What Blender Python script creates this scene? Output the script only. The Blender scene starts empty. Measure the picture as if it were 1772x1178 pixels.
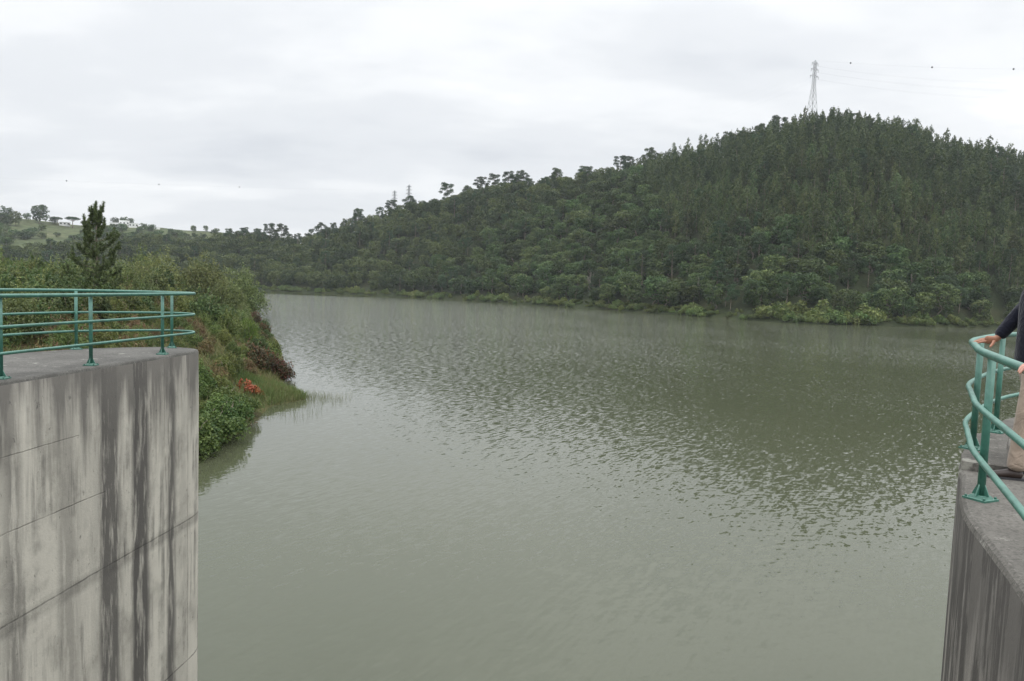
import bpy, math
import numpy as np
from mathutils import Vector, Matrix

SC = bpy.context.scene
COL = SC.collection
R = math.radians

# ------------------------------------------------------------------ camera
F_PX, HOR, ROLL, EYE = 1270.0, 496.0, 0.036, 9.0      # focal length and horizon of the 1772 x 1178 photograph
PITCH = math.atan((589 - HOR) / F_PX)
fw = np.array([0, math.cos(PITCH), -math.sin(PITCH)])
up0 = np.array([0, math.sin(PITCH), math.cos(PITCH)])
r0 = np.array([1.0, 0, 0])
cr = r0 * math.cos(ROLL) + up0 * math.sin(ROLL)
cu = -r0 * math.sin(ROLL) + up0 * math.cos(ROLL)
cam_d = bpy.data.cameras.new('camera')
cam_d.sensor_width = 36.0
cam_d.lens = F_PX / 1772 * 36
cam_d.clip_start = 0.1
cam_d.clip_end = 8000
cam = bpy.data.objects.new('camera', cam_d)
COL.objects.link(cam)
cam.matrix_world = Matrix(((cr[0], cu[0], -fw[0], 0), (cr[1], cu[1], -fw[1], 0), (cr[2], cu[2], -fw[2], EYE), (0, 0, 0, 1)))
SC.camera = cam

# ------------------------------------------------------------------ world, sun, exposure
SUN_EL, SUN_AZ = 58.0, 150.0
w = bpy.data.worlds.new("World")
SC.world = w
w.use_nodes = True
nt = w.node_tree
for n in list(nt.nodes):
    nt.nodes.remove(n)


def N(tree, typ, **kw):
    n = tree.nodes.new(typ)
    for k, v in kw.items():
        if k.startswith('i_'):
            key = k[2:]
            n.inputs[int(key) if key.isdigit() else key.replace('_', ' ')].default_value = v
        else:
            setattr(n, k, v)
    return n


def math_node(tree, op, a, b=None, clamp=False):
    n = tree.nodes.new('ShaderNodeMath')
    n.operation = op
    n.use_clamp = clamp
    for i, v in enumerate((a, b)):
        if v is None:
            continue
        if isinstance(v, (int, float)):
            n.inputs[i].default_value = v
        else:
            tree.links.new(v, n.inputs[i])
    return n.outputs[0]


def ramp_node(tree, fac, stops, interp='LINEAR'):
    n = tree.nodes.new('ShaderNodeValToRGB')
    cr_ = n.color_ramp
    cr_.interpolation = interp
    while len(cr_.elements) > 1:
        cr_.elements.remove(cr_.elements[-1])
    for i, (p, c) in enumerate(stops):
        e = cr_.elements[0] if i == 0 else cr_.elements.new(p)
        e.position = p
        if isinstance(c, (int, float)):
            c = (c, c, c)
        e.color = (*c, 1)
    tree.links.new(fac, n.inputs[0])
    return n.outputs[0]


def mix_node(tree, fac, a, b, blend='MIX'):
    n = tree.nodes.new('ShaderNodeMix')
    n.data_type = 'RGBA'
    n.blend_type = blend
    for s, v in ((n.inputs[0], fac), (n.inputs[6], a), (n.inputs[7], b)):
        if isinstance(v, (int, float)):
            s.default_value = v
        elif isinstance(v, tuple):
            s.default_value = (*v, 1)
        else:
            tree.links.new(v, s)
    return n.outputs[2]


L = nt.links.new
sky = N(nt, 'ShaderNodeTexSky', sky_type='NISHITA', sun_disc=False)
sky.sun_elevation = R(SUN_EL)
sky.sun_rotation = R(SUN_AZ)
tc = N(nt, 'ShaderNodeTexCoord')
sep = N(nt, 'ShaderNodeSeparateXYZ')
L(tc.outputs['Generated'], sep.inputs[0])
zz = math_node(nt, 'ADD', math_node(nt, 'MAXIMUM', sep.outputs[2], 0.0), 0.16)
comb = N(nt, 'ShaderNodeCombineXYZ')
L(math_node(nt, 'DIVIDE', sep.outputs[0], zz), comb.inputs[0])
L(math_node(nt, 'DIVIDE', sep.outputs[1], zz), comb.inputs[1])
mp = N(nt, 'ShaderNodeMapping')
mp.inputs['Location'].default_value = (1.3, 9.1, 2.0)
mp.inputs['Rotation'].default_value = (0, 0, R(-20))
mp.inputs['Scale'].default_value = (0.5, 0.75, 1)
L(comb.outputs[0], mp.inputs[0])
n1 = N(nt, 'ShaderNodeTexNoise', i_Scale=1.0, i_Detail=5.0, i_Roughness=0.5, i_Distortion=0.35)
L(mp.outputs[0], n1.inputs[0])
n2 = N(nt, 'ShaderNodeTexNoise', i_Scale=2.7, i_Detail=4.0, i_Roughness=0.55)
L(mp.outputs[0], n2.inputs[0])
cl = math_node(nt, 'ADD', math_node(nt, 'MULTIPLY', n1.outputs[0], 0.75), math_node(nt, 'MULTIPLY', n2.outputs[0], 0.25))
cloud = ramp_node(nt, cl, [(0.36, (0.62, 0.645, 0.68)), (0.46, (0.715, 0.735, 0.76)), (0.54, (0.81, 0.825, 0.84)), (0.63, (1.01, 1.01, 1.0))], 'EASE')
zen = ramp_node(nt, sep.outputs[2], [(0.0, 1.0), (0.18, 1.04), (0.34, 1.10), (0.42, 1.5), (0.58, 2.15), (1.0, 2.85)])
cloud = mix_node(nt, 1.0, cloud, zen, 'MULTIPLY')
cloud = mix_node(nt, 1.0, cloud, (8.95, 8.95, 8.95), 'MULTIPLY')      # the cloud deck in the physical units of the sky below it
over = mix_node(nt, 0.97, sky.outputs[0], cloud)
bg = N(nt, 'ShaderNodeBackground', i_Strength=0.1)
L(over, bg.inputs[0])
wo = N(nt, 'ShaderNodeOutputWorld')
L(bg.outputs[0], wo.inputs[0])

sl = bpy.data.lights.new('sun', 'SUN')
sl.energy = 0.5
sl.angle = R(25)
sl.color = (1.0, 0.97, 0.92)
so = bpy.data.objects.new('sun', sl)
COL.objects.link(so)
sd = Vector((math.sin(R(SUN_AZ)) * math.cos(R(SUN_EL)), math.cos(R(SUN_AZ)) * math.cos(R(SUN_EL)), math.sin(R(SUN_EL))))
so.rotation_euler = sd.to_track_quat('Z', 'Y').to_euler()

SC.view_settings.view_transform = 'Standard'
SC.view_settings.look = 'None'
SC.view_settings.exposure = 0.38
SC.view_settings.gamma = 1.0
SC.render.engine = 'CYCLES'
SC.cycles.use_denoising = True
SC.cycles.max_bounces = 8
SC.cycles.diffuse_bounces = 3
SC.cycles.glossy_bounces = 3
SC.cycles.transmission_bounces = 3
SC.cycles.volume_bounces = 0
SC.cycles.sample_clamp_indirect = 4.0


# ------------------------------------------------------------------ photograph geometry -> world
def ray(x, y):
    d = fw * F_PX + cr * (x - 886) + cu * (589 - y)
    return d / d[1]


def at_z(x, y, z):
    d = ray(x, y)
    return np.array([0, 0, EYE]) + d * ((z - EYE) / d[2])


def at_y(x, y, Y):
    return np.array([0, 0, EYE]) + ray(x, y) * Y


def az_of(x, y=500):
    d = ray(x, y)
    return math.atan2(d[0], d[1])


def pol(x, y, dist):
    """point on the line of sight of a photograph pixel at a horizontal distance"""
    d = ray(x, y)
    return np.array([0, 0, EYE]) + d * (dist / math.hypot(d[0], d[1]))


# ------------------------------------------------------------------ object helpers
def tag(o, label=None, cat=None, group=None, kind=None):
    if label:
        o['label'] = label
    if cat:
        o['category'] = cat
    if group:
        o['group'] = group
    if kind:
        o['kind'] = kind
    return o


def link(name, me, parent=None, loc=None):
    o = bpy.data.objects.new(name, me)
    COL.objects.link(o)
    if parent is not None:
        o.parent = parent
    if loc is not None:
        o.location = loc
    return o


def empty(name, loc, label, cat, group=None, rz=0.0, scale=1.0):
    o = bpy.data.objects.new(name, None)
    o.empty_display_size = 0.3
    COL.objects.link(o)
    o.location = loc
    o.rotation_euler = (0, 0, rz)
    o.scale = (scale, scale, scale) if isinstance(scale, (int, float)) else scale
    return tag(o, label, cat, group)


def dup(root, loc, rz, scale, label, group):
    r = root.copy()
    COL.objects.link(r)
    r.location = loc
    r.rotation_euler = (0, 0, rz)
    r.scale = (scale, scale, scale) if isinstance(scale, (int, float)) else scale
    r['label'] = label
    r['group'] = group
    for ch in root.children:
        c = ch.copy()
        COL.objects.link(c)
        c.parent = r
    return r


def mesh(name, V, Fc, mats, midx=None, attrs=None, smooth=False, uv=None):
    """V (n,3); Fc: (m,4) or (m,3) array, or a list of lists"""
    me = bpy.data.meshes.new(name)
    V = np.asarray(V, dtype=np.float32)
    if isinstance(Fc, np.ndarray):
        m, k = Fc.shape
        me.vertices.add(len(V))
        me.vertices.foreach_set('co', V.ravel())
        me.loops.add(m * k)
        me.loops.foreach_set('vertex_index', Fc.astype(np.int32).ravel())
        me.polygons.add(m)
        me.polygons.foreach_set('loop_start', np.arange(0, m * k, k, dtype=np.int32))
    else:
        me.from_pydata(V.tolist(), [], [list(map(int, f)) for f in Fc])
    if not isinstance(mats, (list, tuple)):
        mats = [mats]
    for mm in mats:
        me.materials.append(mm)
    if midx is not None:
        me.polygons.foreach_set('material_index', np.asarray(midx, dtype=np.int32))
    for an, av in (attrs or {}).items():
        a = me.attributes.new(an, 'FLOAT', 'POINT')
        a.data.foreach_set('value', np.asarray(av, dtype=np.float32))
    me.update(calc_edges=True)
    me.polygons.foreach_set('use_smooth', np.full(len(me.polygons), bool(smooth)))
    if uv is not None:
        ul = me.uv_layers.new(name='wall')
        li = np.zeros(len(me.loops), dtype=np.int32)
        me.loops.foreach_get('vertex_index', li)
        ul.data.foreach_set('uv', np.asarray(uv, dtype=np.float32)[li].ravel())
    return me


class MB:
    """collects shapes into one mesh"""
    def __init__(self):
        self.V, self.F = [], []

    def add(self, V, Fc):
        b = len(self.V)
        self.V += [tuple(v) for v in V]
        self.F += [[i + b for i in f] for f in Fc]
        return self

    def tube(self, P, rad, n=8, cap=True):
        P = [np.asarray(p, float) for p in P]
        if isinstance(rad, (int, float)):
            rad = [rad] * len(P)
        V, Fc = [], []
        prev = None
        for i, p in enumerate(P):
            a = P[max(0, i - 1)]
            b = P[min(len(P) - 1, i + 1)]
            t = (b - a) / (np.linalg.norm(b - a) + 1e-9)
            if prev is None:
                ref = np.array([0, 0, 1.0]) if abs(t[2]) < 0.9 else np.array([1.0, 0, 0])
                u = np.cross(t, ref)
            else:
                u = prev - t * (prev @ t)
            u /= np.linalg.norm(u) + 1e-9
            prev = u
            v = np.cross(t, u)
            for k in range(n):
                an = 2 * math.pi * k / n
                V.append(p + rad[i] * (u * math.cos(an) + v * math.sin(an)))
        for i in range(len(P) - 1):
            for k in range(n):
                k2 = (k + 1) % n
                Fc.append([i * n + k, i * n + k2, (i + 1) * n + k2, (i + 1) * n + k])
        if cap:
            Fc.append(list(range(n))[::-1])
            Fc.append([(len(P) - 1) * n + k for k in range(n)])
        return self.add(V, Fc)

    def box(self, c, s, rz=0.0, top=1.0):
        hx, hy, hz = s[0] / 2, s[1] / 2, s[2] / 2
        V = []
        for z, q in ((-hz, 1.0), (hz, top)):
            for x, y in ((-hx, -hy), (hx, -hy), (hx, hy), (-hx, hy)):
                x, y = x * q, y * q
                V.append((c[0] + x * math.cos(rz) - y * math.sin(rz), c[1] + x * math.sin(rz) + y * math.cos(rz), c[2] + z))
        return self.add(V, [[3, 2, 1, 0], [4, 5, 6, 7], [0, 1, 5, 4], [1, 2, 6, 5], [2, 3, 7, 6], [3, 0, 4, 7]])

    def ball(self, c, r, nu=10, nv=7, sq=(1, 1, 1)):
        V = [(c[0], c[1], c[2] - r * sq[2])]
        for j in range(1, nv):
            ph = -math.pi / 2 + math.pi * j / nv
            for k in range(nu):
                a = 2 * math.pi * k / nu
                V.append((c[0] + r * sq[0] * math.cos(ph) * math.cos(a), c[1] + r * sq[1] * math.cos(ph) * math.sin(a), c[2] + r * sq[2] * math.sin(ph)))
        V.append((c[0], c[1], c[2] + r * sq[2]))
        Fc = []
        for k in range(nu):
            Fc.append([0, 1 + (k + 1) % nu, 1 + k])
            Fc.append([len(V) - 1, 1 + (nv - 2) * nu + k, 1 + (nv - 2) * nu + (k + 1) % nu])
        for j in range(nv - 2):
            for k in range(nu):
                a = 1 + j * nu
                Fc.append([a + k, a + (k + 1) % nu, a + nu + (k + 1) % nu, a + nu + k])
        return self.add(V, Fc)

    def me(self, name, mat, smooth=False):
        return mesh(name, self.V, self.F, mat, smooth=smooth)

    def build(self, name, mat, parent=None, smooth=False):
        return link(name, self.me(name, mat, smooth), parent)


# ------------------------------------------------------------------ materials
def new_mat(name):
    m = bpy.data.materials.new(name)
    m.use_nodes = True
    t = m.node_tree
    b = t.nodes['Principled BSDF']
    return m, t, b


def plain(name, col, rough=0.6, metal=0.0, spec=0.4, var=0.12, scale=6.0, bump=0.0):
    m, t, b = new_mat(name)
    geo = N(t, 'ShaderNodeNewGeometry')
    nz = N(t, 'ShaderNodeTexNoise', i_Scale=scale, i_Detail=4.0)
    t.links.new(geo.outputs['Position'], nz.inputs[0])
    c = ramp_node(t, nz.outputs[0], [(0.3, tuple(x * (1 - var) for x in col)), (0.7, tuple(min(1, x * (1 + var)) for x in col))])
    t.links.new(c, b.inputs['Base Color'])
    b.inputs['Roughness'].default_value = rough
    b.inputs['Metallic'].default_value = metal
    b.inputs['Specular IOR Level'].default_value = spec
    if bump:
        bp = N(t, 'ShaderNodeBump', i_Strength=bump, i_Distance=0.02)
        t.links.new(nz.outputs[0], bp.inputs['Height'])
        t.links.new(bp.outputs[0], b.inputs['Normal'])
    return m


def foliage(name, a, b_, trans=0.22, spread=0.25, third=None):
    """leaf material: two leaf colours mixed leaf by leaf, plant-to-plant variation, some light through the leaf"""
    m, t, b = new_mat(name)
    at = N(t, 'ShaderNodeAttribute', attribute_name='tint')
    oi = N(t, 'ShaderNodeObjectInfo')
    stops = [(0.15, a), (0.85, b_)]
    if third:
        stops = [(0.1, a), (0.6, b_), (0.92, third)]
    c = ramp_node(t, at.outputs['Fac'], stops)
    v = math_node(t, 'ADD', math_node(t, 'MULTIPLY', oi.outputs['Random'], 2 * spread), 1 - spread)
    hsv = N(t, 'ShaderNodeHueSaturation')
    t.links.new(c, hsv.inputs['Color'])
    t.links.new(v, hsv.inputs['Value'])
    # hue drifts a little from plant to plant
    fr = math_node(t, 'FRACT', math_node(t, 'MULTIPLY', oi.outputs['Random'], 7.31))
    t.links.new(math_node(t, 'ADD', math_node(t, 'MULTIPLY', fr, 0.05), 0.475), hsv.inputs['Hue'])
    t.links.new(hsv.outputs[0], b.inputs['Base Color'])
    b.inputs['Roughness'].default_value = 0.55
    b.inputs['Specular IOR Level'].default_value = 0.25
    tr = N(t, 'ShaderNodeBsdfTranslucent')
    t.links.new(hsv.outputs[0], tr.inputs[0])
    mx = N(t, 'ShaderNodeMixShader', i_0=trans)
    t.links.new(b.outputs[0], mx.inputs[1])
    t.links.new(tr.outputs[0], mx.inputs[2])
    t.links.new(mx.outputs[0], t.nodes['Material Output'].inputs[0])
    return m


M = {}
M['oak'] = foliage('oak_leaves', (0.037, 0.068, 0.025), (0.113, 0.158, 0.053), spread=0.40)
M['euc'] = foliage('eucalyptus_leaves', (0.043, 0.072, 0.027), (0.130, 0.165, 0.061), spread=0.38)
M['pine'] = foliage('pine_needles', (0.030, 0.058, 0.026), (0.078, 0.118, 0.048), spread=0.22)
M['young'] = foliage('young_needles', (0.052, 0.092, 0.036), (0.140, 0.195, 0.078), spread=0.05)
M['laurel'] = foliage('laurel_leaves', (0.044, 0.074, 0.026), (0.125, 0.160, 0.055), spread=0.25)
M['shore'] = foliage('shore_leaves', (0.070, 0.115, 0.034), (0.195, 0.235, 0.075), spread=0.30)
M['willow'] = foliage('willow_leaves', (0.070, 0.105, 0.034), (0.190, 0.225, 0.080), spread=0.18)
M['lush'] = foliage('bramble_leaves', (0.046, 0.082, 0.022), (0.145, 0.185, 0.050), spread=0.2)
M['heath'] = foliage('heath_sprigs', (0.095, 0.085, 0.040), (0.180, 0.155, 0.068), spread=0.28, third=(0.210, 0.115, 0.070))
M['gorse'] = foliage('gorse_sprigs', (0.062, 0.100, 0.030), (0.180, 0.212, 0.064), spread=0.25)
M['bright'] = foliage('bright_sprigs', (0.070, 0.130, 0.025), (0.160, 0.230, 0.050), spread=0.1)
M['redbush'] = foliage('red_brown_leaves', (0.050, 0.062, 0.024), (0.085, 0.070, 0.034), spread=0.15, third=(0.190, 0.075, 0.045))
M['orange'] = foliage('orange_leaves', (0.20, 0.10, 0.035), (0.48, 0.165, 0.065), spread=0.1)
M['grass'] = foliage('grass_blades', (0.100, 0.130, 0.040), (0.200, 0.190, 0.080), spread=0.0, third=(0.230, 0.170, 0.090))
M['spit'] = foliage('spit_blades', (0.085, 0.125, 0.035), (0.150, 0.185, 0.060), spread=0.0, third=(0.21, 0.19, 0.09))
M['reed'] = foliage('reed_blades', (0.100, 0.130, 0.055), (0.190, 0.190, 0.090), spread=0.0)
M['bark'] = plain('bark', (0.21, 0.175, 0.14), 0.9, var=0.3, scale=2.0)
M['pale_bark'] = plain('pale_bark', (0.34, 0.31, 0.27), 0.9, var=0.25, scale=2.0)
M['dead'] = plain('dead_wood', (0.33, 0.29, 0.25), 0.9, var=0.25, scale=2.0)
M['dead_red'] = plain('dead_pine_wood', (0.26, 0.17, 0.13), 0.9, var=0.25, scale=2.0)
M['steel'] = plain('galvanised_steel', (0.13, 0.135, 0.14), 0.7, 0.0, var=0.1)
M['cable'] = plain('cable_black', (0.05, 0.05, 0.055), 0.6)
M['white_wall'] = plain('white_render', (0.78, 0.78, 0.76), 0.8, var=0.05, scale=0.3)
M['roof_tile'] = plain('terracotta', (0.32, 0.17, 0.11), 0.8, var=0.15, scale=0.5)
M['glass'] = plain('dark_glass', (0.03, 0.035, 0.04), 0.15, spec=0.6)


def concrete(name, base, dark, streak_stops=None, seed=0.0, joints=(), cracks=(), uscale=1.0):
    """stained concrete; the wall uv is (metres along the face, height in metres); streaks run down it"""
    m, t, b = new_mat(name)
    lk = t.links.new
    uvn = N(t, 'ShaderNodeUVMap', uv_map='wall')
    sp = N(t, 'ShaderNodeSeparateXYZ')
    lk(uvn.outputs[0], sp.inputs[0])
    geo = N(t, 'ShaderNodeNewGeometry')

    def tex(sx, sz, scale, det=4.0, rough=0.55, off=0.0):
        mpn = N(t, 'ShaderNodeMapping')
        mpn.inputs['Scale'].default_value = (sx, sz, 1)
        mpn.inputs['Location'].default_value = (seed + off, seed * 0.37 + off, 0)
        lk(uvn.outputs[0], mpn.inputs[0])
        nz = N(t, 'ShaderNodeTexNoise', i_Scale=scale, i_Detail=det, i_Roughness=rough)
        lk(mpn.outputs[0], nz.inputs[0])
        return nz.outputs[0]
    wob = tex(1.2, 0.5, 1.6, 5.0, 0.6, 4.0)
    fine = tex(1.0, 0.05, 9.0, 6.0, 0.65, 9.0)
    u2 = math_node(t, 'ADD', sp.outputs[0], math_node(t, 'MULTIPLY', math_node(t, 'SUBTRACT', wob, 0.5), 0.10))
    u2 = math_node(t, 'ADD', u2, math_node(t, 'MULTIPLY', math_node(t, 'SUBTRACT', fine, 0.5), 0.10))
    if streak_stops:
        un = math_node(t, 'DIVIDE', u2, uscale)
        st = ramp_node(t, un, streak_stops)
    else:
        st = ramp_node(t, tex(1.0, 0.03, 3.4, 6.0, 0.62, 2.0), [(0.36, 0.0), (0.50, 1.0)])
    st = math_node(t, 'MULTIPLY', st, 1.0)
    # broken up along the streak
    brk = tex(2.6, 0.30, 2.6, 7.0, 0.68, 13.0)
    st = math_node(t, 'MULTIPLY', st, ramp_node(t, brk, [(0.36, 0.25), (0.50, 1.0)]))
    st2 = ramp_node(t, tex(1.0, 0.05, 6.0, 6.0, 0.6, 21.0), [(0.47, 0.0), (0.62, 0.8)])
    st2 = math_node(t, 'MULTIPLY', st2, ramp_node(t, tex(1.0, 0.6, 1.3, 5.0, 0.6, 31.0), [(0.40, 0.0), (0.60, 1.0)]))
    st = math_node(t, 'MAXIMUM', st, st2)
    # run-off stain below the coping
    topn = math_node(t, 'ADD', sp.outputs[1], math_node(t, 'MULTIPLY', math_node(t, 'SUBTRACT', tex(1.0, 0.07, 2.2, 6.0, 0.66, 41.0), 0.5), 5.5))
    mr = N(t, 'ShaderNodeMapRange')
    mr.inputs['From Min'].default_value = 5.9
    mr.inputs['From Max'].default_value = 7.1
    mr.inputs['To Max'].default_value = 0.85
    lk(topn, mr.inputs[0])
    st = math_node(t, 'MAXIMUM', st, mr.outputs[0], )
    st = math_node(t, 'MINIMUM', st, 1.0)
    patch = ramp_node(t, tex(1.0, 0.8, 1.4, 6.0, 0.62, 51.0), [(0.32, tuple(x * 0.66 for x in base)), (0.50, base), (0.70, tuple(x * 1.10 for x in base))])
    c = mix_node(t, st, patch, dark)
    # pits and black specks
    sk = ramp_node(t, tex(2.4, 1.1, 4.0, 8.0, 0.78, 61.0), [(0.33, 1.0), (0.40, 0.0)])
    c = mix_node(t, math_node(t, 'MULTIPLY', sk, 0.75), c, (0.05, 0.05, 0.048))
    ln = None
    for zj, wd, u0, u1, dp in joints:
        dz = math_node(t, 'ABSOLUTE', math_node(t, 'SUBTRACT', math_node(t, 'ADD', sp.outputs[1], math_node(t, 'MULTIPLY', math_node(t, 'SUBTRACT', wob, 0.5), 0.05)), zj))
        k = N(t, 'ShaderNodeMapRange')
        k.inputs['From Min'].default_value = wd
        k.inputs['From Max'].default_value = wd * 0.35
        k.inputs['To Max'].default_value = dp
        lk(dz, k.inputs[0])
        v = k.outputs[0]
        v = math_node(t, 'MULTIPLY', v, math_node(t, 'GREATER_THAN', sp.outputs[0], u0))
        v = math_node(t, 'MULTIPLY', v, math_node(t, 'LESS_THAN', sp.outputs[0], u1))
        ln = v if ln is None else math_node(t, 'MAXIMUM', ln, v)
    for uj, wd, dp in cracks:
        dz = math_node(t, 'ABSOLUTE', math_node(t, 'SUBTRACT', sp.outputs[0], uj))
        k = N(t, 'ShaderNodeMapRange')
        k.inputs['From Min'].default_value = wd
        k.inputs['From Max'].default_value = wd * 0.4
        k.inputs['To Max'].default_value = dp
        lk(dz, k.inputs[0])
        ln = k.outputs[0] if ln is None else math_node(t, 'MAXIMUM', ln, k.outputs[0])
    if ln is not None:
        ln = math_node(t, 'MULTIPLY', ln, ramp_node(t, tex(1.6, 1.6, 1.2, 6.0, 0.7, 71.0), [(0.36, 0.25), (0.56, 1.0)]))
        c = mix_node(t, ln, c, (0.045, 0.043, 0.04))
    lk(c, b.inputs['Base Color'])
    b.inputs['Roughness'].default_value = 0.88
    b.inputs['Specular IOR Level'].default_value = 0.25
    nb = N(t, 'ShaderNodeTexNoise', i_Scale=22.0, i_Detail=6.0, i_Roughness=0.65)
    lk(geo.outputs['Position'], nb.inputs[0])
    hh = nb.outputs[0]
    if ln is not None:
        hh = math_node(t, 'SUBTRACT', hh, math_node(t, 'MULTIPLY', ln, 2.0))
    bp = N(t, 'ShaderNodeBump', i_Strength=0.5, i_Distance=0.012)
    lk(hh, bp.inputs['Height'])
    lk(bp.outputs[0], b.inputs['Normal'])
    return m


def deck_mat(name, base):
    m, t, b = new_mat(name)
    lk = t.links.new
    geo = N(t, 'ShaderNodeNewGeometry')

    def tex(scale, det, rough):
        nz = N(t, 'ShaderNodeTexNoise', i_Scale=scale, i_Detail=det, i_Roughness=rough)
        lk(geo.outputs['Position'], nz.inputs[0])
        return nz.outputs[0]
    big = ramp_node(t, tex(1.1, 6.0, 0.6), [(0.34, tuple(x * 0.62 for x in base)), (0.52, base), (0.70, tuple(x * 1.25 for x in base))])
    c = mix_node(t, math_node(t, 'MULTIPLY', ramp_node(t, tex(38.0, 5.0, 0.7), [(0.40, 1.0), (0.52, 0.0)]), 0.55), big, tuple(x * 0.40 for x in base))
    c = mix_node(t, math_node(t, 'MULTIPLY', ramp_node(t, tex(26.0, 5.0, 0.7), [(0.58, 0.0), (0.68, 1.0)]), 0.6), c, tuple(min(1, x * 1.9) for x in base))
    # pale lichen blotches
    c = mix_node(t, math_node(t, 'MULTIPLY', ramp_node(t, tex(3.2, 7.0, 0.72), [(0.60, 0.0), (0.66, 1.0)]), 0.65), c, (0.36, 0.355, 0.31))
    lk(c, b.inputs['Base Color'])
    b.inputs['Roughness'].default_value = 0.92
    b.inputs['Specular IOR Level'].default_value = 0.2
    bp = N(t, 'ShaderNodeBump', i_Strength=0.6, i_Distance=0.01)
    lk(tex(30.0, 6.0, 0.7), bp.inputs['Height'])
    lk(bp.outputs[0], b.inputs['Normal'])
    return m


def paint_mat():
    m, t, b = new_mat('green_paint')
    lk = t.links.new
    geo = N(t, 'ShaderNodeNewGeometry')
    nz = N(t, 'ShaderNodeTexNoise', i_Scale=9.0, i_Detail=6.0, i_Roughness=0.7)
    lk(geo.outputs['Position'], nz.inputs[0])
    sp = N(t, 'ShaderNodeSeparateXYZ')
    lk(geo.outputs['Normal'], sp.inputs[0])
    c = ramp_node(t, nz.outputs[0], [(0.30, (0.024, 0.105, 0.076)), (0.50, (0.038, 0.148, 0.108)), (0.72, (0.065, 0.200, 0.150))])
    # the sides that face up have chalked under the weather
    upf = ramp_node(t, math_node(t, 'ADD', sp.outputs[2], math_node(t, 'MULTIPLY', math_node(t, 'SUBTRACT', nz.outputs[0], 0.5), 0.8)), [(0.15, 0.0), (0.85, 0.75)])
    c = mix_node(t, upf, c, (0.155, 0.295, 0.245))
    # flaked spots with rust showing, and grime
    n3 = N(t, 'ShaderNodeTexNoise', i_Scale=34.0, i_Detail=5.0, i_Roughness=0.7)
    lk(geo.outputs['Position'], n3.inputs[0])
    c = mix_node(t, ramp_node(t, n3.outputs[0], [(0.665, 0.0), (0.70, 0.85)]), c, (0.10, 0.055, 0.035))
    n4 = N(t, 'ShaderNodeTexNoise', i_Scale=3.0, i_Detail=6.0, i_Roughness=0.7)
    lk(geo.outputs['Position'], n4.inputs[0])
    c = mix_node(t, ramp_node(t, n4.outputs[0], [(0.45, 0.0), (0.75, 0.55)]), c, (0.05, 0.075, 0.06))
    lk(c, b.inputs['Base Color'])
    b.inputs['Roughness'].default_value = 0.48
    return m


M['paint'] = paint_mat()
M['deck_l'] = deck_mat('left_coping', (0.142, 0.137, 0.125))
M['deck_r'] = deck_mat('right_coping', (0.155, 0.146, 0.130))


# ------------------------------------------------------------------ land forms
def vnoise(x, y, s, seed=0.0):
    a = np.sin(x / s * 1.0 + seed) * np.cos(y / s * 1.3 + seed * 1.7) + 0.6 * np.sin(x / s * 2.3 + y / s * 1.9 + seed * 2.1) + 0.4 * np.cos(x / s * 4.1 - y / s * 3.7 + seed)
    return a / 2.0


def tab(pts):
    a = np.array(sorted(pts))
    return lambda v: np.interp(v, a[:, 0], a[:, 1])


# wooded hill beyond the water: shore distance, ridge distance, ridge height, by azimuth
SHORE = [(-600, 600), (-100, 590), (200, 570), (350, 562), (445, 556), (560, 523), (700, 489), (860, 411), (1000, 360.6), (1150, 312), (1280, 287), (1400, 271.5), (1530, 293), (1690, 330), (1772, 350), (2000, 380), (2600, 420)]
shore_d = tab([(az_of(x, 530), d) for x, d in SHORE])
RIDGE = [(-600, 440, 680), (-100, 424, 680), (0, 420, 680), (110, 418, 680), (200, 408, 680), (280, 400, 680), (330, 412, 680), (365, 404, 680), (450, 394, 680), (500, 408, 680), (560, 392, 670), (610, 376, 660), (700, 350, 640), (770, 334, 620), (850, 312, 600), (920, 306, 580), (1000, 296, 555), (1080, 281, 540), (1150, 268, 525), (1250, 240, 515), (1340, 214, 510), (1440, 194, 505), (1550, 207, 505), (1640, 236, 510), (1772, 264, 525), (1900, 320, 540), (2200, 440, 560), (2600, 470, 580)]
_rz, _rd = [], []
for x, y, d in RIDGE:
    p = pol(x, y, d)
    a = math.atan2(p[0], p[1])
    _rz.append((a, p[2] - (12.8 if x < 1200 else 15.0)))
    _rd.append((a, d))
ridge_z, ridge_d = tab(_rz), tab(_rd)


def near_hill(az, d):
    ds, dr, hz = shore_d(az), ridge_d(az), ridge_z(az)
    t = (d - ds) / (dr - ds)
    tt = np.clip(t, 0, 1)
    bank = 1.3 * (1 - np.exp(-np.clip(d - ds, 0, None) / 3.0))
    rise = hz * (0.30 * tt + 0.70 * np.sin(tt * math.pi / 2) ** 1.6)
    fall = np.clip(t - 1, 0, None)
    h = bank + rise - np.minimum(hz * 0.8, hz * fall * fall * 0.9 + 0.25 * hz * fall)
    X, Y = np.sin(az) * d, np.cos(az) * d
    h = h + vnoise(X, Y, 17.0, 1.0) * 1.6 * np.clip(t * 6, 0, 1)
    return np.where(d < ds, np.maximum(-2.5, -0.12 * (ds - d)), h)


FAR = [(-700, 330), (-300, 345), (0, 374), (50, 376), (100, 383), (135, 388), (195, 387), (240, 388), (280, 391), (320, 397), (380, 401), (450, 408), (520, 425), (640, 470), (800, 490)]
FAR_D = 950.0
_fz = []
for x, y in FAR:
    p = pol(x, y, FAR_D)
    _fz.append((math.atan2(p[0], p[1]), max(4.0, p[2] - 1.0)))
far_z = tab(_fz)


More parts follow.
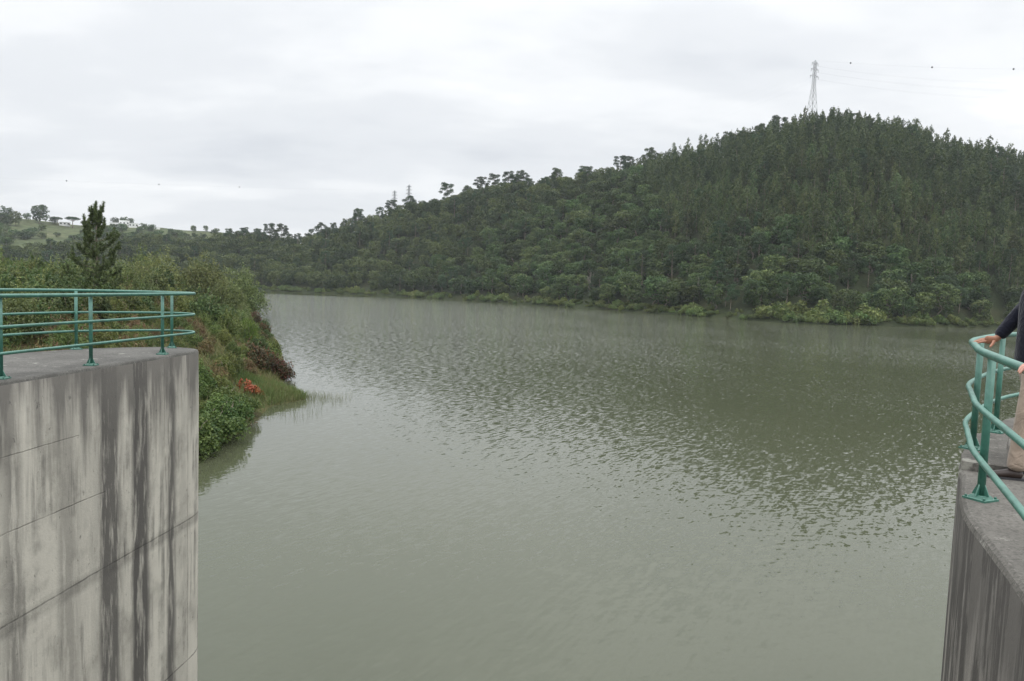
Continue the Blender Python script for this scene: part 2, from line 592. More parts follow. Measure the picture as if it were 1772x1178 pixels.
def far_hill(az, d):
    t = np.clip((d - 660) / (FAR_D - 660), 0, 1)
    f = np.clip((d - FAR_D) / 400, 0, 1)
    X, Y = np.sin(az) * d, np.cos(az) * d
    return far_z(az) * (0.15 + 0.85 * (t ** 1.15)) * (1 - 0.5 * f * f) + vnoise(X, Y, 60.0, 3.0) * 2.0 * t


def xy_fun(fn):
    return lambda x, y: fn(np.arctan2(x, y), np.hypot(x, y))


near_xy, far_xy = xy_fun(near_hill), xy_fun(far_hill)

# near bank on the left: shoreline and land side
BANK = np.array([(-13, -30), (-13, 5), (-15.4, 22), (-16.0, 37.5), (-15.9, 41.4), (-16.6, 47), (-17.2, 51.0), (-15.6, 54.8), (-19.4, 60), (-20.6, 66), (-22.5, 72), (-26, 82), (-34, 105), (-47, 137), (-60, 170), (-68, 190), (-85, 215), (-130, 235), (-260, 250), (-420, 260), (-420, -30)], float)


def bank_sd(x, y):
    x = np.asarray(x, float)
    y = np.asarray(y, float)
    best = np.full(x.shape, 1e9)
    inside = np.zeros(x.shape, bool)
    n = len(BANK)
    for i in range(n):
        a, b = BANK[i], BANK[(i + 1) % n]
        ab = b - a
        if i < n - 2:
            t = np.clip(((x - a[0]) * ab[0] + (y - a[1]) * ab[1]) / (ab @ ab), 0, 1)
            best = np.minimum(best, np.hypot(x - a[0] - ab[0] * t, y - a[1] - ab[1] * t))
        cond = (a[1] > y) != (b[1] > y)
        with np.errstate(divide='ignore', invalid='ignore'):
            xi = a[0] + (y - a[1]) / (ab[1] if ab[1] != 0 else 1e-9) * ab[0]
        inside ^= cond & (x < xi)
    return np.where(inside, best, -best)


def bank_xy(x, y):
    x = np.asarray(x, float)
    y = np.asarray(y, float)
    s = bank_sd(x, y)
    top = np.interp(y, [0, 40, 90, 120, 180, 240], [7.6, 7.6, 7.4, 5.6, 4.0, 3.0])
    spit = np.exp(-((x + 17) ** 2 + (y - 55) ** 2) / 22.0)
    h = top * (1 - np.exp(-np.clip(s, 0, None) / 11.0)) * (1 - 0.75 * spit) + 0.12 + vnoise(x, y, 6.0, 2.0) * 0.35 * np.clip(s / 4, 0, 1)
    return np.where(s > 0, h, np.maximum(-2.0, 0.12 + s * 0.35))


def march(x, y, fn, d0=25.0, d1=1400.0, n=3000):
    d = ray(x, y)
    d = d / math.hypot(d[0], d[1])
    t = np.linspace(d0, d1, n)
    P = np.array([0, 0, EYE]) + d[None, :] * t[:, None]
    under = P[:, 2] < fn(P[:, 0], P[:, 1])
    k = int(np.argmax(under)) if under.any() else n - 1
    return P[k]


def ground_mat(name, cols, scale, scale2=None, bump=0.4):
    m, t, b = new_mat(name)
    geo = N(t, 'ShaderNodeNewGeometry')
    nz = N(t, 'ShaderNodeTexNoise', i_Scale=scale, i_Detail=7.0, i_Roughness=0.62)
    t.links.new(geo.outputs['Position'], nz.inputs[0])
    k = len(cols)
    c = ramp_node(t, nz.outputs[0], [(0.30 + 0.42 * i / (k - 1), cc) for i, cc in enumerate(cols)])
    if scale2:
        n2_ = N(t, 'ShaderNodeTexNoise', i_Scale=scale2, i_Detail=5.0, i_Roughness=0.7)
        t.links.new(geo.outputs['Position'], n2_.inputs[0])
        c = mix_node(t, 0.8, c, ramp_node(t, n2_.outputs[0], [(0.35, 0.55), (0.65, 1.35)]), 'MULTIPLY')
    t.links.new(c, b.inputs['Base Color'])
    b.inputs['Roughness'].default_value = 0.95
    b.inputs['Specular IOR Level'].default_value = 0.1
    return m


M['hill_ground'] = ground_mat('wood_floor', [(0.026, 0.034, 0.016), (0.038, 0.048, 0.022), (0.060, 0.056, 0.030)], 0.06, 0.9)
M['far_ground'] = ground_mat('scrub_and_dry_grass', [(0.046, 0.066, 0.032), (0.070, 0.092, 0.042), (0.105, 0.120, 0.058), (0.20, 0.185, 0.105)], 0.011, 0.12)
M['bank_ground'] = ground_mat('bank_soil', [(0.045, 0.040, 0.022), (0.075, 0.075, 0.030), (0.12, 0.085, 0.05)], 0.35, 3.0)
M['lake_bed'] = ground_mat('lake_bed', [(0.06, 0.055, 0.035), (0.09, 0.08, 0.05)], 0.1)


def grid(name, us, vs, pos, mat, label, cat, attrs=None):
    U, Vv = np.meshgrid(us, vs, indexing='ij')
    P = pos(U.ravel(), Vv.ravel())
    a, b = len(us), len(vs)
    i, j = np.meshgrid(np.arange(a - 1), np.arange(b - 1), indexing='ij')
    q = (i * b + j).ravel()
    Fc = np.stack([q, q + b, q + b + 1, q + 1], 1)
    me = mesh(name, P, Fc, mat, smooth=True, attrs=attrs(P) if attrs else None)
    # make the faces look up
    if me.polygons[len(me.polygons) // 2].normal.z < 0:
        me.flip_normals()
    return tag(link(name, me), label, cat, kind='structure')


def pol_pos(fn):
    def f(az, k):
        ds = shore_d(az)
        d = np.where(k < 0, ds + k, ds + k)
        return np.stack([np.sin(az) * d, np.cos(az) * d, fn(az, d)], 1)
    return f


azs = np.linspace(az_of(-700), az_of(2700), 330)
ks = np.concatenate([np.linspace(-12, 12, 17), np.linspace(15, 330, 90), np.linspace(345, 760, 22)])
grid('wooded_hill', azs, ks, pol_pos(near_hill), M['hill_ground'], 'steep hillside under the woods beyond the water', 'hill')


def far_pos(az, d):
    return np.stack([np.sin(az) * d, np.cos(az) * d, far_hill(az, d)], 1)


grid('far_hill', np.linspace(az_of(-750), az_of(820), 130), np.linspace(640, 1500, 90), far_pos, M['far_ground'], 'distant scrubby hillside with dry grass under the white houses', 'hill')


def bank_pos(x, y):
    return np.stack([x, y, bank_xy(x, y)], 1)


grid('bank', np.linspace(-230, -10, 221), np.linspace(-25, 250, 221), bank_pos, M['bank_ground'], 'sloping overgrown earth bank beside the left pier', 'bank')

gs = 6000.0
tag(link('ground', mesh('ground', [(-gs, -gs, -4), (gs, -gs, -4), (gs, gs, -4), (-gs, gs, -4)], [[0, 1, 2, 3]], M['lake_bed'])), 'lake bed and land lying below the water', 'ground', kind='structure')


# ------------------------------------------------------------------ water
def water_mat():
    m, t, b = new_mat('lake_water')
    lk = t.links.new
    geo = N(t, 'ShaderNodeNewGeometry')
    at = N(t, 'ShaderNodeAttribute', attribute_name='ruffle')

    def tex(rot, sx, sy, scale, det, rough, dist=0.0):
        mpn = N(t, 'ShaderNodeMapping')
        mpn.inputs['Rotation'].default_value = (0, 0, R(rot))
        mpn.inputs['Scale'].default_value = (sx, sy, 1)
        lk(geo.outputs['Position'], mpn.inputs[0])
        nz = N(t, 'ShaderNodeTexNoise', i_Scale=scale, i_Detail=det, i_Roughness=rough, i_Distortion=dist)
        lk(mpn.outputs[0], nz.inputs[0])
        return nz.outputs[0]
    # wavelets as slopes: wave trains running down the lake, a cross train and fine wind ripple
    def slopes(rot, sx, sy, scale, det, rough, dist, amp_u, amp_v):
        mpn = N(t, 'ShaderNodeMapping', vector_type='TEXTURE')
        mpn.inputs['Rotation'].default_value = (0, 0, R(-rot))
        mpn.inputs['Scale'].default_value = (1 / sx, 1 / sy, 1)
        lk(geo.outputs['Position'], mpn.inputs[0])
        nz = N(t, 'ShaderNodeTexNoise', i_Scale=scale, i_Detail=det, i_Roughness=rough, i_Distortion=dist)
        lk(mpn.outputs[0], nz.inputs[0])
        sc_ = N(t, 'ShaderNodeSeparateColor')
        lk(nz.outputs['Color'], sc_.inputs[0])
        u_ = math_node(t, 'MULTIPLY', math_node(t, 'SUBTRACT', sc_.outputs[0], 0.5), amp_u)
        v_ = math_node(t, 'MULTIPLY', math_node(t, 'SUBTRACT', sc_.outputs[1], 0.5), amp_v)
        ca, sa = math.cos(R(rot)), math.sin(R(rot))
        # back from the train's own axes to the lake's
        x_ = math_node(t, 'ADD', math_node(t, 'MULTIPLY', u_, ca), math_node(t, 'MULTIPLY', v_, sa))
        y_ = math_node(t, 'ADD', math_node(t, 'MULTIPLY', u_, -sa), math_node(t, 'MULTIPLY', v_, ca))
        return x_, y_
    gust = ramp_node(t, tex(20, 1.0, 0.45, 0.03, 4.0, 0.6), [(0.34, 0.55), (0.62, 1.25)])
    amp = math_node(t, 'MULTIPLY', at.outputs['Fac'], gust)
    parts_ = [slopes(32, 1.0, 0.15, 6.4, 2.0, 0.45, 0.25, 8.5, 1.8), slopes(72, 1.0, 0.35, 4.8, 2.0, 0.5, 0.25, 3.6, 1.4), slopes(10, 1.0, 0.8, 9.0, 3.0, 0.6, 0.2, 3.4, 2.8)]
    sx_ = math_node(t, 'ADD', math_node(t, 'ADD', parts_[0][0], parts_[1][0]), parts_[2][0])
    sy_ = math_node(t, 'ADD', math_node(t, 'ADD', parts_[0][1], parts_[1][1]), parts_[2][1])
    cv = N(t, 'ShaderNodeCombineXYZ')
    lk(math_node(t, 'MULTIPLY', sx_, amp), cv.inputs[0])
    lk(math_node(t, 'MULTIPLY', sy_, amp), cv.inputs[1])
    cv.inputs[2].default_value = 1.0
    nv = N(t, 'ShaderNodeVectorMath', operation='NORMALIZE')
    lk(cv.outputs[0], nv.inputs[0])
    lk(nv.outputs[0], b.inputs['Normal'])
    c = ramp_node(t, tex(0, 1, 1, 0.03, 4.0, 0.5), [(0.35, (0.070, 0.077, 0.044)), (0.65, (0.080, 0.086, 0.053))])
    lk(c, b.inputs['Base Color'])
    b.inputs['Roughness'].default_value = 0.04
    b.inputs['IOR'].default_value = 1.45
    return m


M['water'] = water_mat()
CALM = tab([(az_of(x, 510), v) for x, v in [(-600, 150), (445, 135), (560, 110), (700, 70), (860, 38), (1000, 24), (1280, 16), (1700, 14), (2600, 14)]])


def ruffle(P):
    az = np.arctan2(P[:, 0], P[:, 1])
    d = np.hypot(P[:, 0], P[:, 1])
    gap = shore_d(az) - d
    calm = np.clip((gap - CALM(az) * 0.75) / (CALM(az) * 0.35), 0, 1)
    v = 0.10 + 0.90 * calm
    s = -bank_sd(P[:, 0], P[:, 1])
    v *= 0.22 + 0.78 * np.clip((s - 3.0) / 14.0, 0, 1)
    # sheltered water between the piers
    v *= np.interp(d, [15, 35, 60, 90, 140, 240], [0.062, 0.055, 0.064, 0.135, 0.30, 0.38])
    return {'ruffle': v}


def water_pos(az, d):
    return np.stack([np.sin(az) * d, np.cos(az) * d, np.zeros_like(az)], 1)


grid('water', np.linspace(-math.pi, math.pi, 361), np.concatenate([np.linspace(0.05, 60, 30), np.linspace(64, 640, 120)]), water_pos, M['water'], 'rippled grey green reservoir water', 'water', attrs=ruffle)

# ------------------------------------------------------------------ piers
DECK = 7.54
FLOOR = -3.0


def smooth_path(P, n=6):
    P = [np.asarray(p, float) for p in P]
    out = []
    for i in range(len(P) - 1):
        p0, p1, p2, p3 = P[max(0, i - 1)], P[i], P[i + 1], P[min(len(P) - 1, i + 2)]
        for k in range(n):
            t = k / n
            out.append(0.5 * ((2 * p1) + (-p0 + p2) * t + (2 * p0 - 5 * p1 + 4 * p2 - p3) * t * t + (-p0 + 3 * p1 - 3 * p2 + p3) * t ** 3))
    out.append(P[-1])
    return out


def pier(name, outline, wall_mat, top_mat, label, zt=DECK):
    """outline runs round the pier; bevelled coping edge; wall uv = (arc length, height)"""
    o = np.array(outline)
    seg = np.hypot(*(np.roll(o, -1, 0) - o).T)
    u = np.concatenate([[0], np.cumsum(seg)])
    n = len(o)
    tang = np.roll(o, -1, 0) - np.roll(o, 1, 0)
    tang /= np.linalg.norm(tang, axis=1)[:, None]
    area = 0.5 * np.sum(o[:, 0] * np.roll(o[:, 1], -1) - np.roll(o[:, 0], -1) * o[:, 1])
    nin = np.stack([-tang[:, 1], tang[:, 0]], 1) * (1 if area > 0 else -1)
    rr = np.random.default_rng(3)
    V, UV, Fc, mi = [], [], [], []
    zs = [FLOOR, 0.0, 1.5, 2.8, 4.2, 5.5, 6.6, zt - 0.05, zt - 0.015, zt]
    ins = [0, 0, 0, 0, 0, 0, 0, 0, 0.012, 0.035]
    chip = np.abs(rr.normal(0, 0.006, n))
    for z, q in zip(zs, ins):
        for i in range(n + 1):
            p = o[i % n] + nin[i % n] * (q + (chip[i % n] if z > zt - 0.06 else 0))
            V.append((p[0], p[1], z - (chip[i % n] if z >= zt - 0.02 and z < zt else 0)))
            UV.append((u[i], z))
    k = n + 1
    for r_ in range(len(zs) - 1):
        for i in range(n):
            f = [r_ * k + i, r_ * k + i + 1, (r_ + 1) * k + i + 1, (r_ + 1) * k + i]
            Fc.append(f if area > 0 else f[::-1])
            mi.append(0 if r_ < len(zs) - 3 else 1)
    top = [(len(zs) - 1) * k + i for i in range(n)]
    Fc.append(top if area > 0 else top[::-1])
    mi.append(1)
    me = mesh(name, V, Fc, [wall_mat, top_mat], midx=mi, uv=UV)
    for p in me.polygons:
        p.use_smooth = p.material_index == 0
    return tag(link(name, me), label, 'pier'), u


left_path = smooth_path([(-7.9, -4), (-7.3, 2), (-6.85, 6.5), (-6.57, 9.36), (-6.40, 11.3), (-6.24, 12.9), (-6.15, 13.75), (-6.13, 14.2), (-6.22, 14.52), (-6.50, 14.72), (-6.92, 14.76), (-7.5, 14.45), (-8.08, 13.88), (-8.45, 13.15), (-8.72, 12.0), (-9.0, 9.0), (-9.2, 4.0), (-9.4, -4)], 5)


def wall_u(path, xpx, ypx):
    """arc length at which a line of sight meets a pier's face"""
    o = np.array(path)
    d = ray(xpx, ypx)
    u, best = 0.0, None
    for i in range(len(o) - 1):
        a, b = o[i], o[i + 1]
        A = np.array([[d[0], -(b - a)[0]], [d[1], -(b - a)[1]]])
        if abs(np.linalg.det(A)) > 1e-9:
            t, s = np.linalg.solve(A, a)
            if 0 <= s <= 1 and t > 0 and (best is None or t < best[0]):
                best = (t, u + s * np.linalg.norm(b - a))
        u += np.linalg.norm(b - a)
    return best[1] if best else 0.0


UL = 30.0
# where the dark run-off streaks and the pale gaps stand along the face
streaks = [(-40, 0.3), (2, 0.15), (12, 0.75), (30, 0.6), (36, 0.05), (95, 0.02), (101, 0.42), (128, 0.5), (138, 0.12), (168, 0.25), (176, 0.95), (204, 0.9), (213, 0.08), (224, 0.1), (231, 1.0), (256, 0.95), (262, 0.0), (287, 0.03), (291, 0.95), (300, 0.9), (305, 0.25), (322, 0.3), (330, 0.05), (343, 0.0)]
stops = sorted((min(0.999, wall_u(left_path, x, 800) / UL), v) for x, v in streaks)
u_end = wall_u(left_path, 325, 800)
u_mid = wall_u(left_path, 182, 800)
M['wall_l'] = concrete('left_pier_concrete', (0.54, 0.512, 0.445), (0.098, 0.092, 0.085), stops, 1.3,
                       joints=((4.28, 0.024, 0, 60, 0.7), (4.22, 0.16, 0, 60, 0.35), (5.52, 0.014, 0, u_mid, 0.5), (1.47, 0.02, u_end - 1.0, 60, 0.7), (6.55, 0.010, u_mid - 2.2, u_mid - 0.6, 0.5)),
                       cracks=((u_end, 0.012, 0.55), (wall_u(left_path, 284, 800), 0.008, 0.5)), uscale=UL)
pier_l, _ = pier('concrete_pier', [tuple(p) for p in left_path], M['wall_l'], M['deck_l'], 'tall pale streaked concrete pier with rounded nose and long green railing')

M['wall_r'] = concrete('right_pier_concrete', (0.36, 0.335, 0.300), (0.082, 0.076, 0.069), None, 7.7,
                       joints=((4.3, 0.03, 0, 60, 0.8),), cracks=())
right_edge = smooth_path([(0.9, -3.5), (1.45, 0.8), (2.05, 2.45), (2.65, 3.65), (3.23, 5.1), (3.79, 6.05), (4.12, 6.62), (4.55, 7.22), (5.05, 7.9), (5.75, 8.75), (6.6, 9.55), (8.2, 10.8), (11.0, 12.2)], 5)
right_back = [(12.2, 10.0), (9.4, 7.6), (7.4, 5.2), (6.0, 2.0), (5.2, -3.5)]
pier_r, _ = pier('concrete_pier', [tuple(p) for p in right_edge] + right_back, M['wall_r'], M['deck_r'], 'dark weathered concrete pier curving away under the man with his hand on the rail')
# raised plinth at the bend, under the corner post
kb = MB()
kp = [(3.99, 6.37), (4.13, 6.61), (4.56, 7.21), (4.98, 7.77), (5.22, 7.58), (4.85, 7.06), (4.44, 6.44), (4.30, 6.17)]
kv = [(x, y, DECK + 0.002) for x, y in kp] + [(x, y, DECK + 0.075) for x, y in kp] + [(x + (4.58 - x) * 0.03, y + (6.9 - y) * 0.03, DECK + 0.085) for x, y in kp]
nk = len(kp)
kf = [[i + a * nk, i + (a + 1) * nk, (i + 1) % nk + (a + 1) * nk, (i + 1) % nk + a * nk] for i in range(nk) for a in (0, 1)] + [[2 * nk + i for i in range(nk)][::-1]]
kb.add(kv, kf).build('plinth', M['deck_r'], pier_r)


# ------------------------------------------------------------------ railings
def railing(path, posts, label, plate_rz, post_h=1.1):
    root = empty('guard_rail', (path[0][0], path[0][1], DECK), label, 'railing')
    base = np.array([path[0][0], path[0][1], DECK])

    def rel(p):
        return np.asarray(p, float) - base
    for nm, z, r_ in (('top_rail', post_h, 0.0285), ('middle_rail', 0.69, 0.0225), ('bottom_rail', 0.337, 0.0225)):
        MB().tube([rel((p[0], p[1], DECK + z)) for p in path], r_, 10).build(nm, M['paint'], root, True)
    for (x, y, dz), rz in zip(posts, plate_rz):
        b = MB()
        b.tube([rel((x, y, DECK + dz + 0.012)), rel((x, y, DECK + post_h - 0.01))], 0.0275, 12)
        po = b.build('post', M['paint'], root, True)
        pb = MB()
        c = rel((x, y, DECK + dz + 0.007))
        pb.box(c, (0.17, 0.17, 0.014), rz)
        pb.box(c + np.array([0, 0, 0.017]), (0.12, 0.12, 0.02), rz, 0.8)
        for sx, sy in ((1, 1), (1, -1), (-1, 1), (-1, -1)):
            ox, oy = 0.068 * sx, 0.068 * sy
            q = c + np.array([ox * math.cos(rz) - oy * math.sin(rz), ox * math.sin(rz) + oy * math.cos(rz), 0.006])
            pb.tube([q, q + np.array([0, 0, 0.016])], 0.009, 6)
        for a in (0, 1, 2, 3):                       # gusset fins up the foot of the post
            an = rz + a * math.pi / 2
            dx, dy = math.cos(an), math.sin(an)
            nx, ny = -dy * 0.005, dx * 0.005
            tri = [(0.02, 0.026), (0.065, 0.026), (0.026, 0.11)]
            V = [c + np.array([dx * q + s * nx, dy * q + s * ny, z]) for s in (-1, 1) for q, z in tri]
            pb.add(V, [[0, 1, 2], [5, 4, 3], [0, 3, 4, 1], [1, 4, 5, 2], [2, 5, 3, 0]])
        bp_ = pb.build('base_plate', M['paint'], po)
    return root


left_rail = smooth_path([(-7.75, -3), (-7.35, 2.0), (-6.98, 6.8), (-6.72, 9.66), (-6.52, 11.39), (-6.33, 13.33), (-6.25, 14.05), (-6.27, 14.42), (-6.44, 14.66), (-6.80, 14.73), (-7.35, 14.48), (-7.95, 13.95), (-8.3, 13.4), (-8.58, 12.2), (-8.85, 9.0), (-9.05, 4.0), (-9.2, -3)], 7)
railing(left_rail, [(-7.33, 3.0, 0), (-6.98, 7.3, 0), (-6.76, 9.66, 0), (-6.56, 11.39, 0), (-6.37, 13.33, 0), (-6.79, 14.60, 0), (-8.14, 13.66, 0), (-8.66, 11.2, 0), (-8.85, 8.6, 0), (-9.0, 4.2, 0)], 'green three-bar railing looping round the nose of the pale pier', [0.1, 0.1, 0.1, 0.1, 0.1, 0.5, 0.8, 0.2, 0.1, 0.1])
right_rail = smooth_path([(1.05, -3.2), (1.55, 0.9), (2.15, 2.5), (2.80, 3.90), (3.50, 5.43), (3.78, 5.95), (4.05, 6.42), (4.33, 6.90), (4.72, 7.42), (5.52, 8.36), (6.35, 9.15), (8.0, 10.45), (10.8, 11.8)], 7)
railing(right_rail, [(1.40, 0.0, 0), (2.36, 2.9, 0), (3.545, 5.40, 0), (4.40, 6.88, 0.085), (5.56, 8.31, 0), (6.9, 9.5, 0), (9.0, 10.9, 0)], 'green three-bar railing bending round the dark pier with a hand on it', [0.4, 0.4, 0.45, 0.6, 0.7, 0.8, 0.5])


# ------------------------------------------------------------------ people
def skin_me(name, chains, mat, levels=2):
    """a continuous body surface grown over joints: chains of (point, radius)"""
    key, V, Rr, E = {}, [], [], []
    for ch in chains:
        prev = None
        for p, r_ in ch:
            kk = tuple(round(float(v), 4) for v in p)
            if kk not in key:
                key[kk] = len(V)
                V.append(kk)
                Rr.append(r_)
            i = key[kk]
            if prev is not None and prev != i:
                E.append((prev, i))
            prev = i
    me = bpy.data.meshes.new(name)
    me.from_pydata(V, E, [])
    o = bpy.data.objects.new(name, me)
    COL.objects.link(o)
    md = o.modifiers.new('skin', 'SKIN')
    md.branch_smoothing = 0.4
    md.use_smooth_shade = True
    comp = list(range(len(V)))

    def find(a):
        while comp[a] != a:
            a = comp[a]
        return a
    for a, b in E:
        comp[find(a)] = find(b)
    seen = set()
    for i, sv in enumerate(me.skin_vertices[0].data):
        sv.radius = Rr[i] if isinstance(Rr[i], tuple) else (Rr[i], Rr[i])
        f = find(i)
        sv.use_root = f not in seen
        seen.add(f)
    ss = o.modifiers.new('sub', 'SUBSURF')
    ss.levels = levels
    ss.render_levels = levels
    dg = bpy.context.evaluated_depsgraph_get()
    dg.update()
    ev = o.evaluated_get(dg)
    out = bpy.data.meshes.new_from_object(ev, depsgraph=dg)
    bpy.data.objects.remove(o)
    out.name = name
    out.materials.clear()
    out.materials.append(mat)
    out.polygons.foreach_set('use_smooth', np.full(len(out.polygons), True))
    return out


def fabric(name, col, scale=60.0):
    m, t, b = new_mat(name)
    geo = N(t, 'ShaderNodeNewGeometry')
    nz = N(t, 'ShaderNodeTexNoise', i_Scale=7.0, i_Detail=5.0)
    t.links.new(geo.outputs['Position'], nz.inputs[0])
    c = ramp_node(t, nz.outputs[0], [(0.3, tuple(x * 0.85 for x in col)), (0.7, tuple(x * 1.12 for x in col))])
    t.links.new(c, b.inputs['Base Color'])
    b.inputs['Roughness'].default_value = 0.9
    b.inputs['Specular IOR Level'].default_value = 0.15
    b.inputs['Sheen Weight'].default_value = 0.2
    wv = N(t, 'ShaderNodeTexNoise', i_Scale=11.0, i_Detail=3.0, i_Distortion=1.2)
    t.links.new(geo.outputs['Position'], wv.inputs[0])
    bp = N(t, 'ShaderNodeBump', i_Strength=0.7, i_Distance=0.03)
    t.links.new(wv.outputs[0], bp.inputs['Height'])
    t.links.new(bp.outputs[0], b.inputs['Normal'])
    return m


def skin_mat(name, col):
    m, t, b = new_mat(name)
    geo = N(t, 'ShaderNodeNewGeometry')
    nz = N(t, 'ShaderNodeTexNoise', i_Scale=30.0, i_Detail=4.0)
    t.links.new(geo.outputs['Position'], nz.inputs[0])
    c = ramp_node(t, nz.outputs[0], [(0.3, tuple(x * 0.82 for x in col)), (0.7, tuple(x * 1.12 for x in col))])
    t.links.new(c, b.inputs['Base Color'])
    b.inputs['Roughness'].default_value = 0.5
    b.inputs['Subsurface Weight'].default_value = 0.08
    b.inputs['Subsurface Radius'].default_value = (0.01, 0.004, 0.002)
    return m


M['skin_tan'] = skin_mat('tanned_skin', (0.40, 0.185, 0.115))
M['skin_pink'] = skin_mat('fair_skin', (0.62, 0.33, 0.26))
M['navy'] = fabric('navy_jacket', (0.010, 0.011, 0.020))
M['beige'] = fabric('beige_trousers', (0.36, 0.285, 0.225))
M['grey_cloth'] = fabric('grey_cloth', (0.12, 0.12, 0.13))
M['shoe'] = plain('brown_leather', (0.035, 0.022, 0.018), 0.4, spec=0.5)
M['hair'] = plain('dark_hair', (0.03, 0.025, 0.02), 0.6)
M['nail'] = plain('nail', (0.62, 0.40, 0.33), 0.3)


def lerp(a, b, t):
    return np.asarray(a, float) * (1 - t) + np.asarray(b, float) * t


def hand_chains(wrist, fdir, normal, side, curls, thumb_out, scale=1.0):
    """palm and five fingers: fdir along the fingers, normal = back of the hand, side = towards the thumb"""
    fdir, normal, side = [np.asarray(v, float) / np.linalg.norm(v) for v in (fdir, normal, side)]
    s = scale
    palm_c = wrist + fdir * 0.045 * s
    palm_e = wrist + fdir * 0.088 * s
    chains = [[(wrist, (0.030 * s, 0.024 * s)), (palm_c, (0.040 * s, 0.020 * s)), (palm_e, (0.040 * s, 0.017 * s))]]
    tips = []
    for k, (off, ln) in enumerate(((0.030, 0.072), (0.010, 0.082), (-0.011, 0.076), (-0.031, 0.060))):
        base = wrist + fdir * (0.078 - 0.004 * abs(k - 1)) * s + side * off * s
        d = fdir + side * off * 1.6
        d /= np.linalg.norm(d)
        ch = [(base, 0.0100 * s)]
        p = base
        for j, (fr, cu_) in enumerate(((0.45, curls[k][0]), (0.32, curls[k][1]), (0.23, curls[k][2]))):
            a = R(cu_)
            dd = d * math.cos(a) - normal * math.sin(a)
            p = p + dd * ln * fr * s * 1.05 + fdir * (0.012 * s if j == 0 else 0)
            ch.append((p, (0.0092 - 0.0012 * j) * s))
        chains.append(ch)
        tips.append((p, dd))
    tb = wrist + fdir * 0.022 * s + side * 0.026 * s
    to = np.asarray(thumb_out, float)
    to = to / np.linalg.norm(to)
    t1 = tb + (side * 0.55 + to) / np.linalg.norm(side * 0.55 + to) * 0.040 * s
    t2 = t1 + to * 0.032 * s
    t3 = t2 + to * 0.024 * s
    chains.append([(tb, 0.015 * s), (t1, 0.0125 * s), (t2, 0.0105 * s), (t3, 0.0085 * s)])
    return chains, tips


